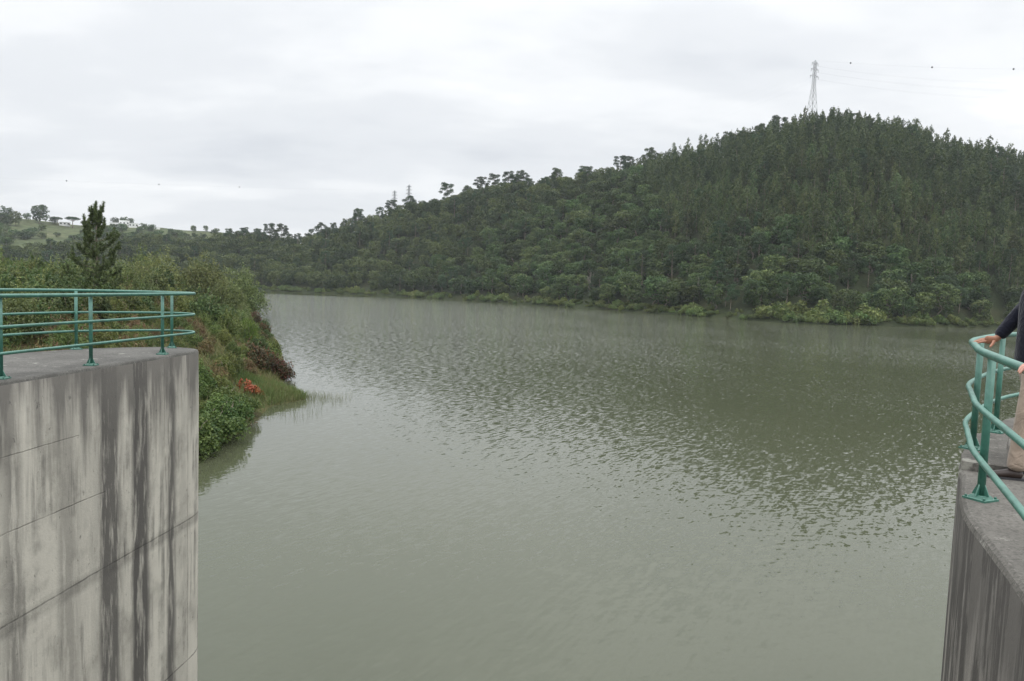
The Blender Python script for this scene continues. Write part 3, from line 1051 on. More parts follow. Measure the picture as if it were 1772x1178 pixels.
def person(label, group_mats, J, hands, loc):
    """J: joints in world coordinates; hands: [(chains, tips)]"""
    skin_m, jac_m, tro_m = group_mats
    root = empty('person', loc, label, 'person')
    lo = np.asarray(loc, float)

    def g(p):
        return np.asarray(p, float) - lo

    def gc(chains):
        return [[(g(p), r_) for p, r_ in ch] for ch in chains]
    face, sidev = J['face'], J['side']
    hc = J['head']
    upv = np.array([0, 0, 1.0])
    body = [
        [(J['pelvis'], 0.085), (J['waist'], 0.095), (J['chest'], 0.120), (J['collar'], 0.060), (J['neck'], 0.052), (hc - upv * 0.055 + face * 0.015, 0.072), (hc + upv * 0.02, 0.092), (hc + upv * 0.085, 0.070)],
        [(hc - upv * 0.055 + face * 0.015, 0.072), (hc - upv * 0.085 + face * 0.055, 0.042)],
    ]
    for s in ('l', 'r'):
        body.append([(J['collar'], 0.060), (J['sh_' + s], 0.030), (J['el_' + s], 0.034), (J['wr_' + s], 0.029)])
        body.append([(J['pelvis'], 0.085), (J['hip_' + s], 0.070), (J['kn_' + s], 0.055), (J['an_' + s], 0.042)])
    extra = []
    for ch, tips in hands:
        extra += ch
    # nose, ears
    extra.append([(hc + face * 0.066 + upv * 0.012, 0.010), (hc + face * 0.090 - upv * 0.022, 0.014)])
    for s in (1, -1):
        extra.append([(hc + sidev * s * 0.072 + upv * 0.015, 0.012), (hc + sidev * s * 0.078 - upv * 0.025, 0.012)])
    me = skin_me('body', gc(body + extra), skin_m)
    link('body', me, root)
    for s in (1, -1):
        MB().ball(g(hc + face * 0.066 + sidev * s * 0.031 + upv * 0.012), 0.012).build('eye', M['glass'], root, True)
    MB().tube([g(hc + face * 0.066 + sidev * 0.022 - upv * 0.060), g(hc + face * 0.076 - upv * 0.058), g(hc + face * 0.066 - sidev * 0.022 - upv * 0.060)], 0.006, 6).build('mouth', M['nail'], root, True)
    hb = MB()
    hb.ball(g(hc + upv * 0.042 - face * 0.026), 0.090, 16, 12, (1, 1, 1.0))
    hb.ball(g(hc - upv * 0.005 - face * 0.038), 0.074, 14, 10, (1, 1, 1.1))
    hb.build('hair', M['hair'], root, True)
    jk = [[(J['hem'] - upv * 0.06, 0.165), (J['hem'] + upv * 0.06, 0.160), (J['waist'] + upv * 0.02, 0.148), (J['chest'], 0.165), (J['collar'], 0.118), (J['neck'] - upv * 0.015, 0.074)]]
    for s in ('l', 'r'):
        cuff = lerp(J['el_' + s], J['wr_' + s], 0.93)
        jk.append([(J['collar'], 0.118), (J['sh_' + s], 0.094), (lerp(J['sh_' + s], J['el_' + s], 0.5), 0.080), (J['el_' + s], 0.070), (lerp(J['el_' + s], J['wr_' + s], 0.5), 0.061), (cuff, 0.052)])
    link('jacket', skin_me('jacket', gc(jk), jac_m), root)
    tr = [[(J['pelvis'] + upv * 0.13, 0.125), (J['pelvis'], 0.135)]]
    for s in ('l', 'r'):
        hemp = J['an_' + s] - upv * 0.035
        tr.append([(J['pelvis'], 0.135), (J['hip_' + s], 0.112), (lerp(J['hip_' + s], J['kn_' + s], 0.55), 0.095), (J['kn_' + s], 0.084), (lerp(J['kn_' + s], J['an_' + s], 0.6), 0.078), (hemp, 0.083)])
    link('trousers', skin_me('trousers', gc(tr), tro_m), root)
    for s in ('l', 'r'):
        a, t_ = J['an_' + s], J['toe_' + s]
        d = t_ - a
        d[2] = 0
        d = d / np.linalg.norm(d)
        z0 = J['floor']
        base = np.array([a[0], a[1], z0])
        ch = [[(base - d * 0.055 + upv * 0.042, (0.036, 0.038)), (base + d * 0.03 + upv * 0.050, (0.040, 0.046)), (base + d * 0.12 + upv * 0.036, (0.045, 0.034)), (base + d * 0.20 + upv * 0.027, (0.040, 0.025))]]
        sh = link('shoe', skin_me('shoe', gc(ch), M['shoe']), root)
        sb = MB()
        px = np.array([-d[1], d[0], 0])
        ol = [(-0.092, 0.030), (-0.05, 0.040), (0.03, 0.036), (0.12, 0.048), (0.19, 0.042), (0.232, 0.018)]
        ring = [base + d * u_ + px * v_ for u_, v_ in ol] + [base + d * u_ - px * v_ for u_, v_ in ol[::-1]]
        nr = len(ring)
        V = [g(p + upv * 0.001) for p in ring] + [g(p + upv * 0.018) for p in ring]
        sb.add(V, [[i, (i + 1) % nr, nr + (i + 1) % nr, nr + i] for i in range(nr)] + [[nr + i for i in range(nr)], list(range(nr))[::-1]])
        sb.build('sole', M['cable'], sh)
    return root


# the man at the bend: right hand laid over the top rail, seen from his left
up_v = np.array([0, 0, 1.0])
face = np.array([-0.93, 0.36, 0.0])
face /= np.linalg.norm(face)
left_side = np.array([-face[1], face[0], 0.0])     # his left, towards the camera
YB = 6.15
wr = at_y(1724, 587, 6.36)
J = dict(face=face, side=left_side, floor=DECK)
J['pelvis'] = at_y(1791, 628, YB)
J['pelvis'][2] = DECK + 0.94
J['hem'] = J['pelvis'] + up_v * 0.02
J['waist'] = at_y(1792, 596, YB)
J['chest'] = at_y(1797, 540, YB)
J['collar'] = at_y(1801, 502, YB)
J['neck'] = at_y(1800, 482, YB)
J['head'] = at_y(1798, 452, YB)
J['sh_r'] = at_y(1800, 512, YB + 0.17)
J['el_r'] = at_y(1764, 543, 6.33)
J['wr_r'] = wr
J['sh_l'] = at_y(1806, 512, YB - 0.18)
J['el_l'] = at_y(1840, 570, YB - 0.24)
J['wr_l'] = at_y(1836, 625, YB - 0.20)
for s, dy, dxp in (('l', -0.09, 0), ('r', 0.12, 34)):
    J['hip_' + s] = J['pelvis'] + left_side * (0.09 if s == 'l' else -0.09) - up_v * 0.06
    J['kn_' + s] = at_y(1774 + dxp, 730, YB + dy)
    J['an_' + s] = at_y(1759 + dxp, 800, YB + dy)
    J['an_' + s][2] = DECK + 0.10
    J['toe_' + s] = J['an_' + s] + face * 0.2
fdir = at_y(1684, 589, 6.42) - wr
hr = hand_chains(wr, fdir, np.array([0.1, -0.25, 1.0]), np.array([-0.25, -0.9, -0.30]), [(8, 20, 34), (4, 16, 30), (8, 20, 36), (16, 28, 44)], np.array([-0.75, -0.45, -0.62]), 1.05)
hl = hand_chains(J['wr_l'], np.array([0.05, 0, -1.0]), left_side, face, [(12, 20, 20)] * 4, np.array([-0.4, 0.1, -0.9]), 1.0)
person('man in navy jacket and beige trousers resting a hand on the rail', (M['skin_tan'], M['navy'], M['beige']), J, [hr, hl], (J['pelvis'][0], J['pelvis'][1], DECK))

# a second visitor, beside the frame, whose fingertips rest on the rail nearer to us
f2 = np.array([-0.98, 0.15, 0.0])
f2 /= np.linalg.norm(f2)
s2 = np.array([-f2[1], f2[0], 0.0])
B0 = np.array([3.38, 3.42, DECK])
wr2 = np.array([2.785, 3.79, DECK + 1.165])
J2 = dict(face=f2, side=s2, floor=DECK)
J2['pelvis'] = B0 + up_v * 0.92
J2['hem'] = J2['pelvis'] + up_v * 0.02
J2['waist'] = B0 + up_v * 1.08
J2['chest'] = B0 + up_v * 1.28
J2['collar'] = B0 + up_v * 1.43
J2['neck'] = B0 + up_v * 1.51
J2['head'] = B0 + up_v * 1.64 + f2 * 0.02
J2['sh_r'] = J2['collar'] - s2 * 0.18 - up_v * 0.03
J2['el_r'] = np.array([3.12, 3.74, DECK + 1.19])
J2['wr_r'] = wr2
J2['sh_l'] = J2['collar'] + s2 * 0.18 - up_v * 0.03
J2['el_l'] = J2['sh_l'] - up_v * 0.29 + s2 * 0.05
J2['wr_l'] = J2['el_l'] - up_v * 0.25 + f2 * 0.06
for s, q in (('l', 1), ('r', -1)):
    J2['hip_' + s] = J2['pelvis'] + s2 * 0.09 * q - up_v * 0.06
    J2['kn_' + s] = B0 + s2 * 0.10 * q + up_v * 0.50 + f2 * 0.02
    J2['an_' + s] = B0 + s2 * 0.11 * q + up_v * 0.10
    J2['toe_' + s] = J2['an_' + s] + f2 * 0.2
hr2 = hand_chains(wr2, np.array([-1.0, 0.12, -0.10]), np.array([-0.1, -0.1, 1.0]), np.array([0.05, -1.0, -0.1]), [(20, 45, 60), (20, 45, 60), (20, 45, 60), (25, 45, 60)], np.array([-0.85, -0.3, -0.5]), 0.95)
hl2 = hand_chains(J2['wr_l'], np.array([0.05, 0, -1.0]), s2, f2, [(12, 20, 20)] * 4, np.array([-0.4, 0.1, -0.9]), 0.95)
person('visitor at the picture edge with only pink fingertips showing on the near rail', (M['skin_pink'], M['grey_cloth'], M['grey_cloth']), J2, [hr2, hl2], tuple(B0))


# ------------------------------------------------------------------ plants
def unit(v):
    return v / (np.linalg.norm(v, axis=-1, keepdims=True) + 1e-9)


def cards(P, Nn, Ln, Wd, rg, along=None, al=0.0):
    """leaf-shaped faces at P with normals Nn; 'along' pulls the leaf axis to a direction"""
    n = len(P)
    rnd = rg.normal(size=(n, 3))
    if along is not None:
        rnd = unit(rnd) * (1 - al) + along * al
    t = unit(rnd - Nn * np.sum(rnd * Nn, 1, keepdims=True))
    if along is not None and al > 0.6:
        t = unit(rnd)
        Nn = unit(np.cross(t, rg.normal(size=(n, 3))))
    b = np.cross(Nn, t)
    L2, W2 = (np.asarray(Ln) / 2)[:, None], (np.asarray(Wd) / 2)[:, None]
    V = np.stack([P - t * L2, P + b * W2 - t * L2 * 0.15, P + t * L2, P - b * W2 - t * L2 * 0.15], 1)
    return V.reshape(-1, 3)


def leafy(centres, radii, n, Ln, Wd, rg, upb=0.35, along=None, al=0.0, shell=0.55, tvar=0.30):
    """n leaves shared over clumps; returns vertices and per-vertex tint"""
    centres, radii = np.asarray(centres, float), np.asarray(radii, float)
    if radii.ndim == 1:
        radii = np.repeat(radii[:, None], 3, 1)
    wgt = radii.prod(1) ** (2 / 3)
    ci = rg.choice(len(centres), n, p=wgt / wgt.sum())
    d = unit(rg.normal(size=(n, 3)) + np.array([0, 0, upb]))
    rr = shell + (1 - shell) * rg.random(n) ** 0.6
    P = centres[ci] + d * radii[ci] * rr[:, None]
    nn = unit(d * 0.8 + rg.normal(size=(n, 3)) * 0.6)
    sz = 0.7 + 0.6 * rg.random(n)
    V = cards(P, nn, Ln * sz, Wd * sz, rg, along, al)
    ct = rg.normal(0.5, tvar * 0.5, len(centres))
    tint = np.clip(ct[ci] + rg.normal(0, tvar * 0.6, n), 0, 1)
    return V, np.repeat(tint, 4)


def leaf_me(name, V, tint, mat):
    q = np.arange(len(V)).reshape(-1, 4)
    return mesh(name, V, q, mat, attrs={'tint': tint})


def limb(mb, a, b, r1, r2, rg, n=5, wob=0.08, sides=6):
    a, b = np.asarray(a, float), np.asarray(b, float)
    ln = np.linalg.norm(b - a)
    P = [a + (b - a) * t + (rg.normal(size=3) * wob * ln * math.sin(t * math.pi) if 0 < t < 1 else 0) for t in np.linspace(0, 1, n)]
    mb.tube(P, [r1 + (r2 - r1) * t for t in np.linspace(0, 1, n)], sides)
    return P


def oak_shape(seed, H=10.0, W_=5.0, nl=1700, leaf=0.70):
    rg = np.random.default_rng(seed)
    cs, rs = [], []
    nc = 26
    for i in range(nc):
        a = i * 2.399 + rg.normal() * 0.3
        f = (i + 0.5) / nc
        z = H * (0.16 + 0.74 * f ** 0.8)
        prof = math.sqrt(max(0.05, 1 - ((z / H - 0.55) / 0.52) ** 2))
        rad = W_ * prof * (0.45 + 0.55 * rg.random())
        cs.append((rad * math.cos(a) * 0.75, rad * math.sin(a) * 0.75, z))
        q = rg.uniform(0.9, 1.95)
        rs.append((q, q, q * 0.72))
    V, t = leafy(cs, rs, nl, leaf, leaf * 0.62, rg)
    tb = MB()
    top = limb(tb, (0, 0, -0.6), (rg.normal() * 0.5, rg.normal() * 0.5, H * 0.6), 0.24, 0.10, rg)
    for i in range(0, nc, 4):
        limb(tb, top[2 + (i % 2)], cs[i], 0.10, 0.03, rg, 4, 0.06, 5)
    return (V, t), tb


def euc_shape(seed, H=13.0, W_=1.75, nl=1200, leaf=0.66):
    rg = np.random.default_rng(seed)
    cs, rs = [], []
    nc = 22
    lean = rg.normal(size=2) * 0.35
    for i in range(nc):
        f = (i + rg.random()) / nc
        z = H * (0.12 + 0.86 * f)
        prof = (1 - f) ** 0.5 * (0.55 + 0.45 * min(1, f * 4)) + 0.06
        a = i * 2.399
        rad = W_ * prof * rg.uniform(0.25, 1.0)
        cs.append((rad * math.cos(a) + lean[0] * f, rad * math.sin(a) + lean[1] * f, z))
        q = rg.uniform(0.5, 0.95) * (0.45 + 0.75 * prof)
        rs.append((q, q, q * 1.5))
    cs.append((lean[0], lean[1], H * 1.0))
    rs.append((0.22, 0.22, 0.75))
    V, t = leafy(cs, rs, nl, leaf, leaf * 0.40, rg, along=np.array([0, 0, -1.0]), al=0.45)
    tb = MB()
    limb(tb, (0, 0, -0.6), (lean[0], lean[1], H * 0.95), 0.14, 0.03, rg, 6, 0.01)
    return (V, t), tb


def pine_shape(seed, H=13.0, W_=3.6, nl=2600, leaf=0.60, bare=0.5):
    """maritime pine: long bare trunk, crown of flat separate needle pads"""
    rg = np.random.default_rng(seed)
    cs, rs = [], []
    tb = MB()
    bend = rg.normal(size=2) * 0.6
    tr = [np.array([bend[0] * math.sin(t * 2.2), bend[1] * math.sin(t * 1.7), -0.6 + (H * 0.95 + 0.6) * t]) for t in np.linspace(0, 1, 8)]
    tb.tube(tr, list(np.linspace(0.22, 0.07, 8)), 7)
    nc = 15
    for i in range(nc):
        f = (i + 0.5) / nc
        z = H * (bare + (0.98 - bare) * f)
        a = i * 2.399 + rg.normal() * 0.4
        rad = W_ * (1 - 0.55 * f) * rg.uniform(0.45, 1.0) * (0.6 + 0.4 * min(1, f * 3))
        o_ = np.array([np.interp(z, [p[2] for p in tr], [p[0] for p in tr]), np.interp(z, [p[2] for p in tr], [p[1] for p in tr])])
        c = np.array([o_[0] + rad * math.cos(a), o_[1] + rad * math.sin(a), z + rad * 0.15])
        cs.append(c)
        q = rg.uniform(1.1, 1.8)
        rs.append((q, q, q * 0.72))
        limb(tb, (o_[0], o_[1], z - 0.5), c, 0.07, 0.025, rg, 4, 0.05, 5)
    cs.append(np.array([tr[-1][0], tr[-1][1], H * 0.97]))
    rs.append((1.0, 1.0, 0.6))
    V, t = leafy(cs, rs, nl, leaf, leaf * 0.42, rg, upb=0.5, shell=0.35)
    return (V, t), tb


def umbrella_shape(seed, H=9.0, W_=6.0, nl=1500):
    rg = np.random.default_rng(seed)
    cs, rs = [], []
    tb = MB()
    limb(tb, (0, 0, -0.6), (0.2, 0, H * 0.62), 0.4, 0.25, rg, 6, 0.03, 8)
    for i in range(28):
        rad = W_ * math.sqrt((i + 0.5) / 28) * 0.8
        a = i * 2.399
        z = H * (0.74 + 0.16 * (1 - (rad / W_) ** 2))
        cs.append((rad * math.cos(a), rad * math.sin(a), z))
        q = rg.uniform(1.1, 1.6)
        rs.append((q, q, q * 0.7))
        if i % 3 == 0:
            limb(tb, (0.2, 0, H * 0.6), cs[-1], 0.16, 0.04, rg, 4, 0.05, 5)
    V, t = leafy(cs, rs, nl, 0.75, 0.4, rg, upb=0.6)
    return (V, t), tb


def shrub_shape(seed, W_, H, nl, leaf, wide, nc=14, up=0.0, flat=1.0, stems=5, low=0.0, spire=0.0):
    """bush from the ground up; 'up' stands the leaves upright, 'spire' adds shoots above the outline"""
    rg = np.random.default_rng(seed)
    cs, rs = [], []
    for i in range(nc):
        a = i * 2.399 + rg.normal() * 0.3
        f = math.sqrt((i + 0.5) / nc)
        rad = W_ * f * 0.72
        zt = H * (1 - 0.72 * f * f) * rg.uniform(0.65, 1.0)
        q = rg.uniform(0.22, 0.40) * W_ * flat
        cs.append((rad * math.cos(a), rad * math.sin(a), max(q * 0.3 + low, zt - q * 0.8)))
        rs.append((q, q, min(q * 1.1, H * 0.4)))
        if zt > H * 0.45:
            cs.append((rad * math.cos(a) * 1.1, rad * math.sin(a) * 1.1, zt * 0.4 + low))
            rs.append((q, q, H * 0.28))
    along = np.array([0, 0, 1.0]) if up else None
    V, t = leafy(cs, rs, nl, leaf, leaf * wide, rg, along=along, al=up, shell=0.5)
    if spire:
        n = int(nl * 0.18)
        ci = rg.integers(0, len(cs), n // 12 + 1)
        Ps = []
        for c in ci:
            base = np.array(cs[c]) + np.array([0, 0, rs[c][2] * 0.7]) + rg.normal(size=3) * rs[c][0] * 0.4
            dirv = unit(np.array([rg.normal() * 0.25, rg.normal() * 0.25, 1.0]))
            for k in range(12):
                Ps.append(base + dirv * spire * (k / 11) + rg.normal(size=3) * leaf * 0.25)
        Ps = np.array(Ps)
        V2 = cards(Ps, unit(rg.normal(size=Ps.shape)), np.full(len(Ps), leaf), np.full(len(Ps), leaf * wide), rg, np.array([0, 0, 1.0]), 0.5)
        V = np.concatenate([V, V2])
        t = np.concatenate([t, np.repeat(np.clip(rg.normal(0.6, 0.25, len(Ps)), 0, 1), 4)])
    tb = MB()
    for i in range(stems):
        a = 2 * math.pi * i / stems + rg.normal() * 0.3
        limb(tb, (0.05 * math.cos(a), 0.05 * math.sin(a), -0.15), (W_ * 0.5 * math.cos(a), W_ * 0.5 * math.sin(a), H * 0.7), 0.035 * max(1, H / 3), 0.01, rg, 5, 0.08, 5)
    return (V, t), tb


PROTO = {}


def proto(kind, shapes, mat, bark, part, name, cat, stem='trunk'):
    lst = []
    for (V, t), tb in shapes:
        lst.append((leaf_me(part, V, t, mat), tb.me(stem, bark, True), V, t))
    PROTO[kind] = dict(items=lst, part=part, stem=stem, name=name, cat=cat, first=[None] * len(lst))


def plant(kind, k, loc, rz, sc, label, group):
    P = PROTO[kind]
    if P['first'][k] is None:
        r_ = empty(P['name'], loc, label, P['cat'], group, rz, sc)
        link(P['part'], P['items'][k][0], r_)
        link(P['stem'], P['items'][k][1], r_)
        P['first'][k] = r_
        return r_
    return dup(P['first'][k], loc, rz, sc, label, group)


proto('oak', [oak_shape(10 + i, H=h, W_=w_) for i, (h, w_) in enumerate(((10, 4.6), (9, 5.2), (11.5, 4.6), (8.5, 4.2), (10.5, 5.4)))], M['oak'], M['bark'], 'crown', 'broadleaf_tree', 'tree')
proto('euc', [euc_shape(30 + i, H=h, W_=w_) for i, (h, w_) in enumerate(((12.5, 2.7), (14, 2.5), (11, 2.8), (13, 2.3), (12, 3.1)))], M['euc'], M['bark'], 'crown', 'eucalyptus_tree', 'tree')
proto('pine', [pine_shape(50 + i, H=h, W_=w_, bare=b_) for i, (h, w_, b_) in enumerate(((13, 4.6, 0.42), (12, 4.8, 0.38), (15, 4.6, 0.48), (11, 4.2, 0.30)))], M['pine'], M['bark'], 'crown', 'pine_tree', 'tree')
proto('shore', [shrub_shape(70 + i, w_, h, 1200, 0.5, 0.55, 12, flat=1.15) for i, (w_, h) in enumerate(((2.4, 2.6), (3.2, 3.0), (2.0, 3.4), (3.6, 2.4)))], M['shore'], M['bark'], 'foliage', 'shore_shrub', 'shrub', 'stems')
proto('scrub', [oak_shape(200 + i, H=7.5, W_=4.0, nl=700, leaf=0.8) for i in range(3)], M['oak'], M['bark'], 'crown', 'scrub_tree', 'tree')
proto('umbrella', [umbrella_shape(90)], M['pine'], M['bark'], 'crown', 'umbrella_pine', 'tree')

rg = np.random.default_rng(2024)


def jitter_points(x0, x1, y0, y1, s):
    xs = np.arange(x0, x1, s)
    ys = np.arange(y0, y1, s)
    X, Y = np.meshgrid(xs, ys)
    X = X + ((np.arange(len(ys)) % 2) * s / 2)[:, None]
    n = X.size
    return np.stack([X.ravel() + rg.uniform(-0.4, 0.4, n) * s, Y.ravel() + rg.uniform(-0.4, 0.4, n) * s], 1)


def px_of(X, Y, Z):
    v = np.stack([X, Y, Z - EYE], -1)
    dz = v @ fw
    return 886 + F_PX * (v @ cr) / dz, 589 - F_PX * (v @ cu) / dz


def hill_points(s):
    P = jitter_points(-420, 460, 230, 720, s)
    az, d = np.arctan2(P[:, 0], P[:, 1]), np.hypot(P[:, 0], P[:, 1])
    t = (d - shore_d(az)) / (ridge_d(az) - shore_d(az))
    z = near_hill(az, d)
    x, y = px_of(P[:, 0], P[:, 1], z)
    ok = (d - shore_d(az) > 5) & (t < 1.12) & (x > -60) & (x < 1830)
    return P[ok], az[ok], d[ok], t[ok], z[ok], x[ok], y[ok]


def is_euc(x, y, t):
    """the planted eucalyptus: right half of the hill, above a ragged lower edge"""
    edge = np.interp(x, [1080, 1150, 1250, 1350, 1450, 1560, 1680, 1772, 1900], [300, 410, 440, 430, 440, 470, 500, 520, 530])
    edge = edge + 18 * np.sin(x / 31.0) + 12 * np.sin(x / 13.0)
    left = np.interp(y, [240, 300, 400, 480], [1180, 1110, 1140, 1180]) + 14 * np.sin(y / 11.0)
    return (x > left) & (y < edge)


ZONE = ['just above the far shore thicket', 'half way up the far slope', 'near the far crest']


def zone(t):
    return ZONE[0 if t < 0.22 else 1 if t < 0.7 else 2]


def stuff_wood(name, kind, pts, label, keep, cat='woodland'):
    """the trees beyond the individuals, one object"""
    Vs, ts = [], []
    items = PROTO[kind]['items']
    for (x, y, z, sc) in pts:
        it = items[rg.integers(len(items))]
        V, t = it[2].reshape(-1, 4, 3), it[3].reshape(-1, 4)
        sel = rg.choice(len(V), int(len(V) * keep), replace=False)
        v = V[sel].copy()
        c = v.mean(1, keepdims=True)
        v = c + (v - c) * 1.35
        v = v.reshape(-1, 3) * sc
        a = rg.random() * 6.283
        ca, sa = math.cos(a), math.sin(a)
        v = np.stack([v[:, 0] * ca - v[:, 1] * sa + x, v[:, 0] * sa + v[:, 1] * ca + y, v[:, 2] + z], 1)
        Vs.append(v)
        ts.append(np.clip(t[sel].ravel() + rg.normal(0, 0.26), 0, 1))
    o = link(name, leaf_me(name, np.concatenate(Vs), np.concatenate(ts), PROTO[kind]['items'][0][0].materials[0]))
    return tag(o, label, cat, kind='stuff')


# eucalyptus stand
P, az, d, t, z, xp, yp = hill_points(5.9)
sel = is_euc(xp, yp, t)
ee = np.stack([P[sel, 0], P[sel, 1], z[sel], d[sel], t[sel]], 1)
ee = ee[np.argsort(ee[:, 3])]
for i, (x, y, zz_, dd, tt) in enumerate(ee[:300]):
    plant('euc', rg.integers(5), (x, y, zz_), rg.random() * 6.28, (lambda q, e: (q * e, q * e, q))(rg.uniform(0.8, 1.4), rg.uniform(0.85, 1.25)), 'slender young eucalyptus in the front rows of the stand on the right slope', 'eucalyptus in the front rows of the stand')
stuff_wood('eucalyptus_wood', 'euc', [(x, y, zz_, rg.uniform(0.8, 1.35)) for x, y, zz_, dd, tt in ee[300:]], 'dense stand of slender eucalyptus covering the upper right hillside', 0.42)

for k in rg.choice(len(ee), 60, replace=False):
    x, y, zz_, dd, tt = ee[k]
    plant('pine', rg.integers(4), (x + 2, y - 2, zz_), rg.random() * 6.28, rg.uniform(0.8, 1.15), 'dark spreading pine standing among the slender eucalyptus', 'pines among the eucalyptus')

# mixed broadleaf wood with pines in it
P, az, d, t, z, xp, yp = hill_points(7.8)
sel = ~is_euc(xp, yp, t)
mm = np.stack([P[sel, 0], P[sel, 1], z[sel], d[sel], t[sel], xp[sel]], 1)
mm = mm[np.argsort(mm[:, 3])]
isp = rg.random(len(mm)) < np.where(mm[:, 4] > 0.88, 0.05, np.where(mm[:, 5] > 1150, 0.30, np.where(mm[:, 4] > 0.5, 0.22, 0.12)))
oaks, pines = mm[~isp], mm[isp]
for i, (x, y, zz_, dd, tt, xx) in enumerate(oaks[:300]):
    g_ = 'rounded dark broadleaf tree ' + zone(tt)
    plant('oak', rg.integers(5), (x, y, zz_), rg.random() * 6.28, (lambda q: (q * 1.12, q * 1.12, q))(rg.uniform(0.7, 1.35) * (0.72 if tt > 0.88 else 1.0)), g_, g_.replace('tree', 'trees'))
if len(oaks) > 300:
    stuff_wood('broadleaf_wood', 'oak', [(x, y, zz_, rg.uniform(0.75, 1.35) * (0.72 if tt > 0.88 else 1.0)) for x, y, zz_, dd, tt, xx in oaks[300:]], 'dark rounded broadleaf canopy covering the upper left of the far hill', 0.5)
for i, (x, y, zz_, dd, tt, xx) in enumerate(pines):
    g_ = 'dark maritime pine among broadleaf trees ' + zone(tt)
    plant('pine', rg.integers(4), (x, y, zz_), rg.random() * 6.28, rg.uniform(0.75, 1.1), g_, g_.replace('pine', 'pines'))
print('trees', len(ee), len(oaks), len(pines))

# pines and other trees that break the skyline, each on its own spot of the crest
SKY = [('pine', 398, 396, 0, 'low flat-topped pine at the lake end of the far wood, beside the valley gap'),
       ('pine', 422, 394, 1, 'second flat-topped pine in the row at the valley gap'),
       ('pine', 446, 396, 3, 'third flat-topped pine in the row at the valley gap'),
       ('pine', 467, 387, 2, 'tall flat-topped pine of a close pair on the low crest'),
       ('pine', 488, 388, 0, 'last pine before the dip in the low crest'),
       ('pine', 555, 386, 1, 'lone round-headed pine just past the dip in the crest'),
       ('pine', 620, 362, 3, 'small leaning pine alone on the rising crest below the distant pylons'),
       ('pine', 678, 346, 0, 'broad pine directly beneath the thinner distant pylon'),
       ('pine', 712, 339, 1, 'dense wide pine directly beneath the taller distant pylon'),
       ('pine', 774, 318, 2, 'single open-branched pine standing clear of the crest'),
       ('pine', 808, 322, 3, 'short pine between the clear-standing pine and the big clump'),
       ('pine', 832, 306, 0, 'first pine of the big clump on the middle crest'),
       ('pine', 856, 302, 2, 'tall bare-stemmed pine within the big clump on the crest'),
       ('pine', 880, 297, 1, 'highest pine of the big clump on the middle crest'),
       ('pine', 905, 296, 0, 'dense end pine of the big clump on the middle crest'),
       ('pine', 962, 292, 3, 'slanting pine on the crest just past the big clump'),
       ('pine', 1012, 288, 1, 'wide dark pine half way along the crest'),
       ('pine', 1076, 270, 2, 'upright dark pine on the crest left of the flat one'),
       ('pine', 1128, 257, 0, 'wide flat pine on the crest before the eucalyptus begin'),
       ('pine', 1262, 230, 1, 'scraggy double-headed pine on the crest left of the near pylon'),
       ('pine', 1284, 228, 3, 'smaller companion beside the scraggy pine on the crest'),
       ('pine', 1318, 216, 3, 'narrow pine on the crest between two wider ones'),
       ('pine', 1347, 203, 2, 'open pine on the crest nearest the big pylon'),
       ('euc', 1394, 186, 3, 'thin wispy tree at the foot of the big pylon'),
       ('euc', 1424, 194, 1, 'round-topped eucalyptus just past the big pylon on the summit'),
       ('euc', 1442, 187, 4, 'highest eucalyptus on the summit, leaning in the wind'),
       ('euc', 1463, 194, 0, 'eucalyptus beside the highest one on the summit'),
       ('euc', 1487, 193, 2, 'pointed eucalyptus on the summit skyline above the stand'),
       ('euc', 1520, 197, 1, 'eucalyptus starting the downhill skyline past the summit'),
       ('euc', 1554, 202, 3, 'thin eucalyptus on the skyline after a small gap'),
       ('euc', 1582, 206, 0, 'feathery eucalyptus poking above the falling skyline'),
       ('euc', 1612, 218, 4, 'bushy eucalyptus on the falling skyline'),
       ('euc', 1650, 236, 2, 'pointed eucalyptus low on the falling skyline'),
       ('euc', 1690, 244, 1, 'eucalyptus on the falling skyline before the frame edge')]
for kind, x, y, k, lab in SKY:
    a = az_of(x, y)
    d = float(ridge_d(a)) - 6 + rg.uniform(-5, 3)
    zt = pol(x, y, d)
    zg = float(near_hill(np.float64(a), np.float64(d)))
    Hn = {'pine': (13, 12, 15, 11), 'euc': (12.5, 14, 11, 13, 12)}[kind][k]
    s = max(0.5, (zt[2] - zg) / Hn)
    plant(kind, k, (zt[0], zt[1], zg), rg.random() * 6.28, (min(s, 1.2) * (1.35 if kind == 'pine' else 1.1),) * 2 + (s,), lab, 'trees breaking the skyline')

# thicket along the far waterline
for i, a in enumerate(np.linspace(az_of(430, 510), az_of(1800, 560), 175)):
    d0 = float(shore_d(a))
    xx = px_of(math.sin(a) * d0, math.cos(a) * d0, 0)[0]
    for row in (0, 1):
        d = d0 + (1.8 if row == 0 else 5.5) + rg.uniform(-1.0, 1.6)
        aa = a + rg.uniform(-0.5, 0.5) * 0.006
        X, Y = math.sin(aa) * d, math.cos(aa) * d
        big = 1330 < xx < 1545
        lump = 0.5 + 0.5 * math.sin(i * 0.61) * math.cos(i * 0.23 + 1.0)
        if rg.random() < (0.35 if row == 1 else 0.22 * (1.3 - lump)):
            continue
        sc = rg.uniform(0.6, 1.1) * (0.65 + 0.85 * lump) * (1.0 if not big else (1.35 if row == 0 else 2.1)) * (1.0 if xx < 1000 else 0.85)
        g_ = 'tall bright green bush in the thicket bulging over the far waterline' if big else ('low leafy bush overhanging the far waterline' if row == 0 else 'leafy bush in the second row behind the far waterline')
        plant('shore', rg.integers(4), (X, Y, float(near_xy(X, Y)) - 0.1), rg.random() * 6.28, sc, g_, g_.replace('bush', 'bushes'))


